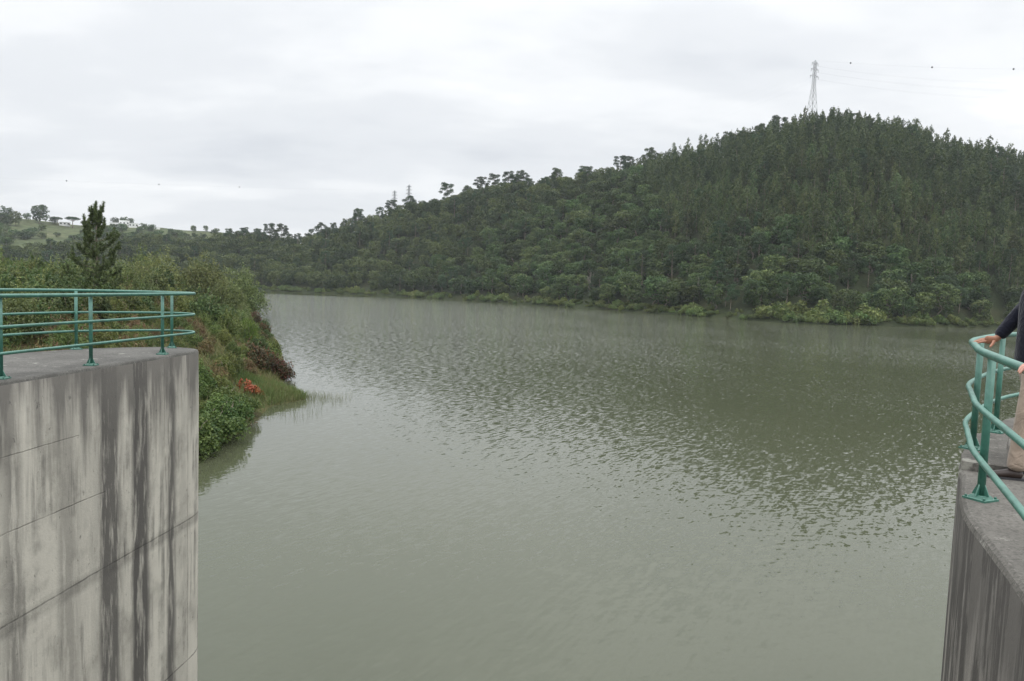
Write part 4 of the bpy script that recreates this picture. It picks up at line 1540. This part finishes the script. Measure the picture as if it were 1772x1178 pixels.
# bare and dead trees on the far slope
def bare_tree(name, label, base, H, mat, seed, spread=0.5, nb=14, lean=(0, 0), bushy=False):
    rr = np.random.default_rng(seed)
    root = empty(name, base, label, 'dead tree')
    tb, bb = MB(), MB()
    if bushy:
        for i in range(nb):
            a = 6.283 * i / nb + rr.normal() * 0.3
            q = rr.uniform(0.3, 1.0) * spread * H
            P_ = limb(tb, (0, 0, -0.3), (q * math.cos(a), q * math.sin(a), H * rr.uniform(0.6, 1.0)), 0.10, 0.03, rr, 5, 0.05, 5)
            for j in range(3):
                o_ = P_[2 + j % 2]
                limb(bb, o_, o_ + np.array([rr.normal() * 0.9, rr.normal() * 0.9, rr.uniform(0.5, 1.6)]), 0.04, 0.02, rr, 4, 0.05, 4)
    else:
        P_ = limb(tb, (0, 0, -0.5), (lean[0], lean[1], H), 0.22, 0.07, rr, 8, 0.015, 7)
        for i in range(nb):
            f = rr.uniform(0.35, 0.98)
            o_ = P_[int(f * 7)]
            a = rr.random() * 6.283
            q = spread * H * (1.1 - f) * rr.uniform(0.5, 1.0) + 0.4
            limb(bb, o_, o_ + np.array([q * math.cos(a), q * math.sin(a), rr.uniform(-0.2, 0.7)]), 0.06, 0.02, rr, 4, 0.06, 4)
    tb.build('trunk', mat, root, True)
    bb.build('branch_work', mat, root, True)
    return root


for nm, x, y, H, mt, sd_, sp_, nb, ln, bu, lab in (
        ('dead_shrub', 1020, 503, 10.0, 'dead', 1, 0.42, 16, (0, 0), True, 'grey leafless many-stemmed shrub just behind the far thicket'),
        ('dead_pine', 1155, 475, 14.0, 'dead_red', 2, 0.16, 18, (0.6, 0), False, 'reddish dead pine with stubby bare branches on the far slope'),
        ('dead_tree', 955, 443, 11.0, 'pale_bark', 3, 0.1, 4, (-1.6, 0), False, 'pale bare trunk leaning out of the broadleaf trees'),
        ('dead_tree', 938, 450, 7.0, 'pale_bark', 4, 0.08, 3, (-5.0, 0.5), False, 'pale fallen stem arching sideways beside the leaning bare trunk'),
        ('dead_tree', 645, 445, 9.0, 'pale_bark', 5, 0.08, 3, (1.2, 0), False, 'short pale trunk showing in the left part of the far wood'),
        ('dead_tree', 1210, 520, 10.0, 'pale_bark', 6, 0.2, 8, (-0.8, 0), False, 'pale forked trunk low on the slope above the shore')):
    b_ = march(x, y, near_xy, 200, 700)
    zb = float(near_xy(b_[0], b_[1]))
    bare_tree(nm, lab, (b_[0], b_[1], zb), H, M[mt], sd_, sp_, nb, ln, bu)


# ------------------------------------------------------------------ far hillside: trees, houses
def far_at(x, y=None, d=None):
    if d is None:
        return march(x, y, far_xy, 650, 1400)
    p = pol(x, 400, d)
    return np.array([p[0], p[1], float(far_xy(p[0], p[1]))])


for kind, x, d, s, k, lab in (
        ('oak', 70, 930, 2.1, 0, 'big spreading tree on the distant ridge left of the umbrella pine'),
        ('scrub', 12, 935, 1.9, 1, 'wispy tall tree on the distant ridge at the frame edge'),
        ('scrub', 47, 940, 1.1, 0, 'thin small tree beside the big spreading tree on the distant ridge'),
        ('umbrella', 99, 935, 1.0, 0, 'small umbrella pine on the distant ridge'),
        ('umbrella', 126, 930, 1.35, 0, 'wide domed umbrella pine on the distant ridge behind the young pine'),
        ('oak', 5, 900, 1.5, 1, 'rounded dark tree on the mound at the distant left'),
        ('oak', 28, 905, 1.35, 2, 'second rounded dark tree on the mound at the distant left'),
        ('scrub', 199, 955, 1.2, 0, 'tree behind the white houses on the distant ridge'),
        ('scrub', 214, 958, 1.35, 1, 'broad tree rising over the white house roof'),
        ('scrub', 226, 955, 1.15, 2, 'tree at the end of the white houses'),
        ('oak', 335, 940, 0.9, 3, 'round bush-like tree on the distant ridge'),
        ('oak', 356, 945, 0.7, 4, 'smaller round tree on the distant ridge, last before the wood')):
    p = far_at(x, d=d)
    plant(kind, k, tuple(p), rg.random() * 6.28, s, lab, 'trees on the distant ridge')
n_far = 0
while n_far < 300:
    x, d = rg.uniform(-40, 420), rg.uniform(690, 945)
    p = far_at(x, d=d)
    dens = 0.5 + 0.5 * math.sin(p[0] / 33.0 + 1.0) * math.cos(p[1] / 41.0)
    if rg.random() > dens ** 1.5:
        continue
    g_ = 'grey green scrub tree dotted over the distant grassy hillside'
    plant('scrub', rg.integers(3), tuple(p), rg.random() * 6.28, (lambda q: (q * 1.4, q * 1.4, q))(rg.uniform(0.45, 1.1)), g_, 'scrub trees dotted over the distant hillside')
    n_far += 1


def house(x, dist, wpx, hpx, depth, label, roof, nwin, dz=0.0):
    p = far_at(x, d=dist)
    W_, H_ = wpx * dist / F_PX, hpx * dist / F_PX
    rz = -math.atan2(p[0], p[1])
    root = empty('white_house', (p[0], p[1], p[2] + dz), label, 'house', 'white houses on the distant ridge', rz)
    MB().box((0, 0, H_ / 2 - 1), (W_, depth, H_ + 2)).build('wall', M['white_wall'], root)
    rb = MB()
    if roof == 'flat':
        rb.box((0, 0, H_ + 0.15), (W_ + 0.4, depth + 0.4, 0.3))
        rm = M['white_wall']
    else:
        a, b, h = W_ / 2 + 0.4, depth / 2 + 0.4, 1.8
        rb.add([(-a, -b, H_), (a, -b, H_), (a, b, H_), (-a, b, H_), (-a, 0, H_ + h), (a, 0, H_ + h)], [[0, 1, 5, 4], [2, 3, 4, 5], [1, 2, 5], [3, 0, 4], [3, 2, 1, 0]])
        rm = M['roof_tile']
    rb.build('roof', rm, root)
    for i in range(nwin):
        cx = (i + 0.5) / nwin * W_ - W_ / 2
        MB().box((cx, -depth / 2 - 0.01, H_ * 0.55), (min(1.6, W_ / nwin * 0.5), 0.06, 1.4)).build('window', M['glass'], root)
    MB().box((W_ * 0.42, -depth / 2 - 0.01, 1.05), (1.0, 0.06, 2.1)).build('door', M['bark'], root)
    return root


house(200, 938, 16, 6.0, 8, 'white flat-roofed house on the distant ridge left of the others', 'flat', 4)
house(215, 946, 14, 8.0, 9, 'taller white house on the distant ridge in the middle of the cluster', 'flat', 3)
house(231, 940, 13, 5.5, 8, 'low white house on the distant ridge at the wall end', 'flat', 3)
house(112, 940, 14, 4.0, 8, 'small pale house on the distant ridge beneath the umbrella pine', 'flat', 3)
wa, wb = far_at(240, d=934), far_at(277, d=934)
wm = MB()
NW = 10
for i in range(NW):
    p, q = lerp(wa, wb, i / NW), lerp(wa, wb, (i + 1) / NW)
    c = (p + q) / 2
    ln = np.linalg.norm((q - p)[:2])
    zg = float(far_xy(c[0], c[1]))
    wm.box((c[0] - wa[0], c[1] - wa[1], zg - wa[2] + 0.9), (ln * 0.995, 0.4, 3.4), math.atan2(q[1] - p[1], q[0] - p[0]))
tag(link('boundary_wall', wm.me('boundary_wall', M['white_wall']), None, tuple(wa)), 'long low white wall running down the distant ridge from the houses', 'wall')


# ------------------------------------------------------------------ pylons and cables
def pylon(x, ytop, dist, H, label, rz, th=0.2, width=6.0, arms=((0.74, 4.2), (0.84, 3.8), (0.93, 3.2))):
    top = pol(x, ytop, dist)
    base = np.array([top[0], top[1], top[2] - H])
    root = empty('power_pylon', tuple(base), label, 'pylon', None, rz)

    def hw(f):
        return np.interp(f, [0, 0.62, 0.96, 1.0], [width / 2, width * 0.14, width * 0.10, 0.04])
    leg = []
    for sx, sy in ((1, 1), (1, -1), (-1, -1), (-1, 1)):
        MB().tube([(sx * hw(f), sy * hw(f), f * H) for f in (0, 0.3, 0.62, 0.96, 1.0)], th * 0.5, 4).build('leg', M['steel'], root)
    br = MB()
    lev = [0, 0.14, 0.27, 0.38, 0.48, 0.56, 0.63, 0.69, 0.75, 0.81, 0.87, 0.92, 0.96]
    cor = ((1, 1), (1, -1), (-1, -1), (-1, 1))
    for a, b in zip(lev[:-1], lev[1:]):
        for i in range(4):
            p, q = cor[i], cor[(i + 1) % 4]
            A = (p[0] * hw(a), p[1] * hw(a), a * H)
            B = (q[0] * hw(b), q[1] * hw(b), b * H)
            C = (q[0] * hw(a), q[1] * hw(a), a * H)
            D = (p[0] * hw(b), p[1] * hw(b), b * H)
            br.tube([A, B], th * 0.28, 3)
            br.tube([C, D], th * 0.28, 3)
            br.tube([D, B], th * 0.28, 3)
    br.build('lattice', M['steel'], root)
    tips = []
    for f, ln in arms:
        for s in (1, -1):
            am = MB()
            for sy in (1, -1):
                am.tube([(s * hw(f), sy * hw(f), f * H), (s * ln, 0, f * H + 0.3)], th * 0.35, 4)
                am.tube([(s * hw(f), sy * hw(f), f * H + 1.3), (s * ln, 0, f * H + 0.35)], th * 0.3, 4)
            ao = am.build('cross_arm', M['steel'], root)
            ib = MB()
            for k in range(7):
                ib.tube([(s * ln, 0, f * H + 0.2 - k * 0.2), (s * ln, 0, f * H + 0.08 - k * 0.2)], 0.13, 6)
            ib.tube([(s * ln, 0, f * H + 0.3), (s * ln, 0, f * H - 1.3)], 0.03, 4)
            ib.build('insulator', M['cable'], ao)
            tips.append(base + np.array([s * ln * math.cos(rz), s * ln * math.sin(rz), f * H - 1.3]))
    return base, base + np.array([0, 0, H]), tips


d_p = float(ridge_d(az_of(1411, 200))) - 2
_, top1, tips1 = pylon(1411, 104, d_p, 42.0, 'tall lattice power pylon on the summit of the wooded hill', R(25), 0.20, 6.0, ((0.76, 3.4), (0.86, 3.0), (0.95, 2.5)))
_, top2, tips2 = pylon(708, 319, 860, 40.0, 'taller of two distant pylons just behind the crest', R(-30), 0.34, 7.0)
_, top3, tips3 = pylon(683, 329, 900, 38.0, 'thinner of two distant pylons just behind the crest', R(-30), 0.30, 6.0)


def cable(a, b, sag, label, balls=(), rad=0.012, group=None):
    a, b = np.asarray(a, float), np.asarray(b, float)
    P_ = [lerp(a, b, t) - np.array([0, 0, 4 * sag * t * (1 - t)]) for t in np.linspace(0, 1, 41)]
    o = MB().tube([p - a for p in P_], rad, 5).build('power_cable', M['cable'], None, True)
    o.location = tuple(a)
    tag(o, label, 'cable', group)
    for x in balls:
        k = min(range(len(P_)), key=lambda i: abs(px_of(*P_[i])[0] - x))
        x0 = px_of(*P_[k])[0]
        j = k + 1 if (px_of(*P_[min(k + 1, 40)])[0] - x0) * (x - x0) > 0 else k - 1
        j = min(max(j, 0), 40)
        x1 = px_of(*P_[j])[0]
        f = (x - x0) / (x1 - x0) if abs(x1 - x0) > 1e-6 else 0
        q = lerp(P_[k], P_[j], f) - a
        MB().ball(q, 0.48, 10, 8).build('marker_ball', M['cable'], o, True)
    return o


far_r = pol(2350, 100, 470)
cable(top1, far_r, 5.0, 'earth wire with dark marker balls leading away from the summit pylon', (1472, 1613, 1754))
for k, p in enumerate(tips1):
    cable(p, far_r + (p - top1), 9.0, 'thin conductor strung out from a cross arm of the summit pylon', (), 0.009, 'conductors of the summit pylon')
for k, p in enumerate(tips1):
    cable(p, top2 + (p - top1) * 0.9 + np.array([0, 0, 0.0]), 16.0, 'thin conductor running from the summit pylon down behind the crest', (), 0.006, 'conductors behind the crest')
far_l = pol(-260, 296, 560)
mid_r = pol(640, 336, 830)
cable(top3, far_l, 2.0, 'earth wire with three marker balls across the sky over the valley', (115, 275, 414))


# ------------------------------------------------------------------ plants of the near bank
proto('willow', [shrub_shape(110 + i, w_, h, 8000, 0.42, 0.36, 30, stems=7, spire=0.9) for i, (w_, h) in enumerate(((4.6, 7.4), (5.4, 6.6), (3.8, 6.2)))], M['willow'], M['bark'], 'foliage', 'willow_tree', 'tree', 'stems')
proto('lush', [shrub_shape(120 + i, w_, h, 5200, 0.145, 0.55, 22, stems=6) for i, (w_, h) in enumerate(((1.7, 1.7), (2.0, 1.4), (1.4, 2.1)))], M['lush'], M['bark'], 'foliage', 'bramble_bush', 'bush', 'stems')
proto('heath', [shrub_shape(130 + i, w_, h, 2600, 0.26, 0.20, 14, up=0.5, stems=6, spire=0.35) for i, (w_, h) in enumerate(((1.4, 1.2), (1.7, 1.5), (1.1, 1.7)))], M['heath'], M['bark'], 'foliage', 'heather_bush', 'bush', 'stems')
proto('gorse', [shrub_shape(140 + i, w_, h, 2800, 0.22, 0.28, 15, up=0.4, stems=6, spire=0.4) for i, (w_, h) in enumerate(((1.5, 1.7), (1.8, 2.0), (1.2, 2.3)))], M['gorse'], M['bark'], 'foliage', 'gorse_bush', 'bush', 'stems')
proto('dark', [shrub_shape(150 + i, w_, h, 3000, 0.24, 0.45, 16, stems=6, spire=0.5) for i, (w_, h) in enumerate(((1.8, 2.4), (2.3, 2.8), (1.5, 3.0)))], M['laurel'], M['bark'], 'foliage', 'laurel_bush', 'bush', 'stems')
proto('pale', [shrub_shape(160 + i, w_, h, 3000, 0.22, 0.36, 16, stems=6, spire=0.7) for i, (w_, h) in enumerate(((1.5, 3.4), (1.8, 2.6)))], M['willow'], M['bark'], 'foliage', 'sallow_bush', 'bush', 'stems')
proto('bright', [shrub_shape(170, 1.5, 2.3, 3600, 0.34, 0.10, 14, up=0.75, stems=6, spire=0.6)], M['bright'], M['bark'], 'foliage', 'broom_bush', 'bush', 'stems')
proto('redbush', [shrub_shape(180 + i, w_, h, 2800, 0.24, 0.42, 15, stems=6, spire=0.4) for i, (w_, h) in enumerate(((1.8, 2.2), (1.4, 1.6)))], M['redbush'], M['bark'], 'foliage', 'red_leaved_bush', 'bush', 'stems')
proto('orange', [shrub_shape(190, 0.75, 0.7, 420, 0.22, 0.35, 9, stems=5, spire=0.2)], M['orange'], M['bark'], 'foliage', 'orange_leaved_plant', 'plant', 'stems')


def bank_place(kind, k, x, y, rz, sc, label, group):
    return plant(kind, k, (x, y, float(bank_xy(x, y)) - 0.05), rz, sc, label, group)


WHERE = {'near': 'close behind the pier', 'slope': 'on the sloping bank', 'top': 'on the level top of the bank'}
NM = {'lush': 'leafy deep green bramble bush', 'heath': 'brownish heather bush', 'gorse': 'yellow green gorse bush', 'dark': 'dark green laurel-like bush', 'pale': 'pale grey green sallow bush', 'redbush': 'reddish brown bush'}
KEEP = [march(xx_, yy_, bank_xy, 26, 260, 4000)[:2] for xx_, yy_ in ((430, 678), (441, 682), (484, 652), (425, 592))]


def blocks(x, y):
    """would a bush here stand in or before one of the plants picked out below"""
    for kx, ky in KEEP:
        kd = math.hypot(kx, ky)
        along = (x * kx + y * ky) / kd
        across = abs(x * ky - y * kx) / kd
        if -7.0 < along - kd < 1.5 and across < 1.5:
            return True
    return False


cnt = {}
for s_, y0, y1, smul in ((1.75, 26, 74, 1.0), (2.7, 74, 108, 1.3), (4.6, 108, 205, 2.0)):
    Q = jitter_points(-150, -12, y0, y1, s_)
    sdist = bank_sd(Q[:, 0], Q[:, 1])
    zq = bank_xy(Q[:, 0], Q[:, 1])
    xq, yq = px_of(Q[:, 0], Q[:, 1], zq)
    for (x, y), sd0, z0, xx, yy in zip(Q, sdist, zq, xq, yq):
        if sd0 < 0.7 or xx < -60 or sd0 > 46:
            continue
        if math.hypot(x + 16.6, y - 55) < 4.0:
            continue
        if blocks(x, y) and y > 44:
            continue
        if 90 < y and sd0 > 26:
            continue
        r_ = rg.random()
        pt = 0.5 + 0.5 * vnoise(x, y, 5.0, 4.0)
        if y < 47 and sd0 < 5:
            kind = 'lush' if r_ < 0.9 else 'dark'
        elif sd0 < 2.2:
            kind = 'lush' if r_ < 0.45 else 'dark' if r_ < 0.75 else 'redbush'
        elif y < 74 and sd0 < 11:
            kind = 'heath' if r_ < 0.30 + 0.35 * pt else 'gorse' if r_ < 0.86 else 'lush'
            if rg.random() < 0.25:
                continue
        else:
            kind = 'gorse' if r_ < 0.42 else 'heath' if r_ < 0.42 + 0.28 * pt else 'dark' if r_ < 0.80 else 'pale' if r_ < 0.90 else 'lush'
        w_ = 'near' if y < 47 else 'slope' if sd0 < 13 else 'top'
        sc = smul * rg.uniform(0.7, 1.1) * (0.8 if sd0 < 1.5 else 1.0)
        if y < 74 and 2.2 <= sd0 < 11 and y >= 47:
            sc *= 0.72
        if 78 < y < 150 and sd0 < 15:
            sc *= 0.55
        n = len(PROTO[kind]['items'])
        if smul == 2.0:
            sc *= 0.85
        lab = NM[kind] + ' ' + WHERE[w_]
        bank_place(kind, rg.integers(n), x, y, rg.random() * 6.28, sc, lab, lab.replace('bush', 'bushes'))
        cnt[kind] = cnt.get(kind, 0) + 1
print('bank', cnt)

# the big rounded willows where the bank meets the open water
for x, y, k, s, lab in ((-62.5, 166, 1, 1.42, 'large rounded willow leaning over the water at the point of the bank'),
                        (-66, 156, 0, 1.42, 'tall willow behind the one that leans over the water'),
                        (-70, 163, 2, 1.5, 'dense willow at the back of the grove on the bank'),
                        (-58, 152, 2, 0.95, 'small willow at the waterside before the large rounded one'),
                        (-73, 150, 1, 1.4, 'wide willow on the landward side of the grove'),
                        (-79, 158, 0, 1.4, 'last willow of the grove, farthest from the water')):
    bank_place('willow', k, x, y, rg.random() * 6.28, s, lab, 'willows at the point of the bank')


def on_bank(xp_, yp_, d0=26, d1=260):
    p = march(xp_, yp_, bank_xy, d0, d1, 4000)
    return p[0], p[1]


for kind, k, xp_, yp_, s, lab in (('bright', 0, 203, 520, 1.35, 'bright green feathery broom bush standing out among duller bushes behind the railing'),
                                  ('bright', 0, 425, 592, 1.1, 'fresh green tufted bush on the slope above the water'),
                                  ('redbush', 0, 484, 652, 0.85, 'dark red brown bush hanging over the water beyond the grassy spit'),
                                  ('redbush', 1, 470, 640, 0.6, 'smaller red brown bush behind the dark one by the water'),
                                  ('pale', 0, 262, 500, 1.5, 'tall pale leafed bush rising above its neighbours behind the railing'),
                                  ('pale', 1, 300, 512, 1.5, 'broad pale bush beside the tall pale one behind the railing'),
                                  ('orange', 0, 430, 678, 1.3, 'orange leaved plant glowing on the bank near the grassy spit'),
                                  ('orange', 0, 441, 682, 1.0, 'smaller orange leaved plant beside the bigger one')):
    x, y = on_bank(xp_, yp_)
    bank_place(kind, k, x, y, rg.random() * 6.28, s, lab, None or 'single plants picked out on the bank')


for i, (x, y, s, lab) in enumerate(((-16.2, 36.2, 1.25, 'glossy bramble bush overhanging the water, nearest the pale pier'),
                                   (-16.6, 38.4, 1.35, 'large glossy bramble bush overhanging the water, second from the pale pier'),
                                   (-16.3, 40.8, 1.1, 'glossy bramble bush overhanging the water, third from the pale pier'),
                                   (-16.9, 43.4, 1.0, 'glossy bramble bush overhanging the water where the bank turns'),
                                   (-17.3, 46.2, 0.85, 'small bramble bush over the water just before the grassy spit'))):
    bank_place('lush', i % 3, x, y, rg.random() * 6.28, s, lab, 'brambles over the water by the pale pier')

for x, y, s, k, lab in ((-36.6, 61.8, 1.15, 1, 'dark bush hiding the foot of the young pine'), (-34.6, 62.6, 1.1, 0, 'smaller dark bush at the water side of the young pine foot'), (-38.8, 62.6, 1.05, 2, 'upright dark bush at the landward side of the young pine foot')):
    bank_place('dark', k, x, y, rg.random() * 6.28, s, lab, 'dark bushes round the young pine')

# young pine with upright candles above the bushes
def young_pine(base, H):
    rr = np.random.default_rng(5)
    root = empty('young_pine', base, 'young pine with upright pale shoots rising above the bushes', 'tree')
    tb = MB()
    tb.tube([(0, 0, -0.3), (0.05, 0, H * 0.5), (0.0, 0, H * 0.97)], [0.11, 0.07, 0.02], 7)
    bb = MB()
    Pn, Ax = [], []

    def needles(a, b, dens, r0_=0.0):
        a, b = np.asarray(a), np.asarray(b)
        ln = np.linalg.norm(b - a)
        n = int(dens * ln)
        t_ = rr.random(n)
        ax = (b - a) / (ln + 1e-9)
        Pn.append(a + (b - a) * t_[:, None])
        Ax.append(unit(rr.normal(size=(n, 3)) * 0.75 + ax * 0.9))
    nbr = 38
    for i in range(nbr):
        f = 0.08 + 0.84 * ((i + rr.uniform(-0.4, 0.4)) / nbr) ** 0.9
        a = i * 2.399 + rr.normal() * 0.3
        q = ((1 - f) ** 0.8 * H * 0.265 + 0.20) * rr.uniform(0.55, 1.2)
        dirv = np.array([math.cos(a), math.sin(a), 0])
        rise = rr.uniform(0.35, 0.75)
        p0 = np.array([0, 0, f * H])
        p1 = p0 + dirv * q * 0.55 + np.array([0, 0, q * rise * 0.35])
        p2 = p0 + dirv * q + np.array([0, 0, q * rise])
        tip = p2 + dirv * 0.08 + np.array([rr.normal() * 0.05, rr.normal() * 0.05, rr.uniform(0.3, 0.75) * (1.0 if f < 0.55 else 1.25)])
        bb.tube([p0, p1, p2, tip], [0.035, 0.025, 0.018, 0.012], 4)
        needles(lerp(p0, p1, 0.4), p1, 70)
        needles(p1, p2, 170)
        needles(p2, tip, 190)
        for j_ in range(4):
            sgn = 1 if j_ % 2 else -1
            o_ = lerp(p1, p2, j_ / 4.0)
            sd_ = np.array([-dirv[1], dirv[0], 0]) * sgn
            e = o_ + (dirv * 0.5 + sd_ * rr.uniform(0.5, 0.9)) * q * rr.uniform(0.2, 0.4) + np.array([0, 0, rr.uniform(0.05, 0.2)])
            e2 = e + np.array([rr.normal() * 0.06, rr.normal() * 0.06, rr.uniform(0.2, 0.5)])
            bb.tube([o_, e, e2], [0.016, 0.012, 0.008], 4)
            needles(o_, e, 140)
            needles(e, e2, 170)
    needles((0, 0, H * 0.82), (0, 0, H * 1.02), 300)
    for i in range(4):
        a = i * 1.6 + 0.4
        e = np.array([0.30 * math.cos(a), 0.30 * math.sin(a), H * 0.88])
        needles((0, 0, H * 0.84), e, 200)
        needles(e, e + np.array([0.05 * math.cos(a), 0.05 * math.sin(a), rr.uniform(0.35, 0.8)]), 220)
    P_, A_ = np.concatenate(Pn), np.concatenate(Ax)
    P_ = P_ + A_ * 0.10
    V = cards(P_, unit(rr.normal(size=P_.shape)), np.full(len(P_), 0.26), np.full(len(P_), 0.045), rr, A_, 0.97)
    tint = np.repeat(np.clip(rr.normal(0.5, 0.25, len(P_)), 0, 1), 4)
    link('needles', leaf_me('needles', V, tint, M['young']), root)
    tb.build('trunk', M['bark'], root, True)
    bb.build('branches', M['bark'], root, True)
    # candles
    return root


yp_top = pol(166, 353, 74)
gz = float(bank_xy(yp_top[0], yp_top[1]))
young_pine((yp_top[0], yp_top[1], gz), yp_top[2] - gz)

# bank grass and reeds in the shallows: nobody could count the blades
def blades(name, P_, ln, wd, mat, label, cat, lean=0.35):
    n = len(P_)
    rr = np.random.default_rng(8)
    up_ = unit(np.array([0, 0, 1.0]) + rr.normal(size=(n, 3)) * lean)
    side = unit(np.cross(up_, rr.normal(size=(n, 3))))
    L_ = ln * rr.uniform(0.55, 1.25, n)[:, None]
    W2 = wd / 2
    bend = unit(rr.normal(size=(n, 3))) * np.array([1, 1, 0.1])
    mid = P_ + up_ * L_ * 0.55
    tip = P_ + up_ * L_ + bend * L_ * 0.22
    V = np.stack([P_ - side * W2, P_ + side * W2, mid + side * W2 * 0.8, tip, mid - side * W2 * 0.8], 1).reshape(-1, 3)
    b = np.arange(n)[:, None] * 5
    Fc = np.concatenate([b + np.array([[0, 1, 2, 4]]), b + np.array([[4, 2, 3, 3]])], 1).reshape(-1, 4)
    # two quads per blade; the second one closes to a point
    V4 = V.reshape(n, 5, 3)
    tri = np.stack([V4[:, 4], V4[:, 2], V4[:, 3]], 1)
    q = np.stack([V4[:, 0], V4[:, 1], V4[:, 2], V4[:, 4]], 1)
    tipq = np.stack([tri[:, 0], tri[:, 1], tri[:, 2] + side * wd * 0.1, tri[:, 2] - side * wd * 0.1], 1)
    VV = np.concatenate([q, tipq], 1).reshape(-1, 3)
    tint = np.repeat(np.clip(0.5 + 0.5 * vnoise(P_[:, 0], P_[:, 1], 2.2, 5.0) * 0.8 + rr.normal(0, 0.15, n), 0, 1), 8)
    o = link(name, leaf_me(name, VV, tint, mat))
    return tag(o, label, cat, kind='stuff')


n = 60000
X_, Y_ = rg.uniform(-52, -14, n), rg.uniform(34, 110, n)
sd1 = bank_sd(X_, Y_)
k_ = (sd1 > 0.05) & (sd1 < 16) & (rg.random(n) < np.clip(1.2 - sd1 / 16, 0.15, 1))
P_ = np.stack([X_[k_], Y_[k_], bank_xy(X_[k_], Y_[k_])], 1)
blades('grass', P_, 0.55, 0.045, M['grass'], 'rough grass growing between the bushes on the near bank', 'grass')
n = 9000
X_, Y_ = rg.normal(-16.8, 2.3, n), rg.normal(55.2, 2.2, n)
k_ = bank_sd(X_, Y_) > -0.3
P_ = np.stack([X_[k_], Y_[k_], np.maximum(0, bank_xy(X_[k_], Y_[k_]))], 1)
blades('spit_grass', P_, 0.55, 0.035, M['spit'], 'fresh green grass on the low spit at the waterline', 'grass', 0.25)
n = 900
u_ = rg.random(n)
X_ = -15.6 + 3.4 * rg.random(n) ** 2.0 + rg.normal(0, 0.3, n) - 0.9 * (u_ > 0.5)
Y_ = np.where(u_ < 0.55, 55.5 + rg.normal(0, 1.0, n), 47 + rg.random(n) * 7)
k_ = (bank_sd(X_, Y_) < 0.1) & (rg.random(n) < 0.75)
P_ = np.stack([X_[k_], Y_[k_], np.full(k_.sum(), -0.05)], 1)
blades('reeds', P_, 0.5, 0.014, M['reed'], 'sparse thin reeds standing in the shallows off the grassy spit', 'reeds', 0.14)

# ------------------------------------------------------------------ air
def haze_box(dens):
    x0, x1, y0, y1, z0, z1 = -1500, 1500, -60, 1600, -6, 260
    V = [(x, y, z) for z in (z0, z1) for x, y in ((x0, y0), (x1, y0), (x1, y1), (x0, y1))]
    m = bpy.data.materials.new('haze')
    m.use_nodes = True
    t = m.node_tree
    for nn in list(t.nodes):
        t.nodes.remove(nn)
    pv = N(t, 'ShaderNodeVolumePrincipled')
    pv.inputs['Color'].default_value = (0.86, 0.91, 0.97, 1)
    pv.inputs['Density'].default_value = dens
    pv.inputs['Anisotropy'].default_value = 0.2
    ou = N(t, 'ShaderNodeOutputMaterial')
    t.links.new(pv.outputs[0], ou.inputs['Volume'])
    o = link('haze', mesh('haze', V, [[3, 2, 1, 0], [4, 5, 6, 7], [0, 1, 5, 4], [1, 2, 6, 5], [2, 3, 7, 6], [3, 0, 4, 7]], m))
    tag(o, 'thin damp air between the viewer and the hills', 'haze', kind='stuff')


haze_box(0.00012)
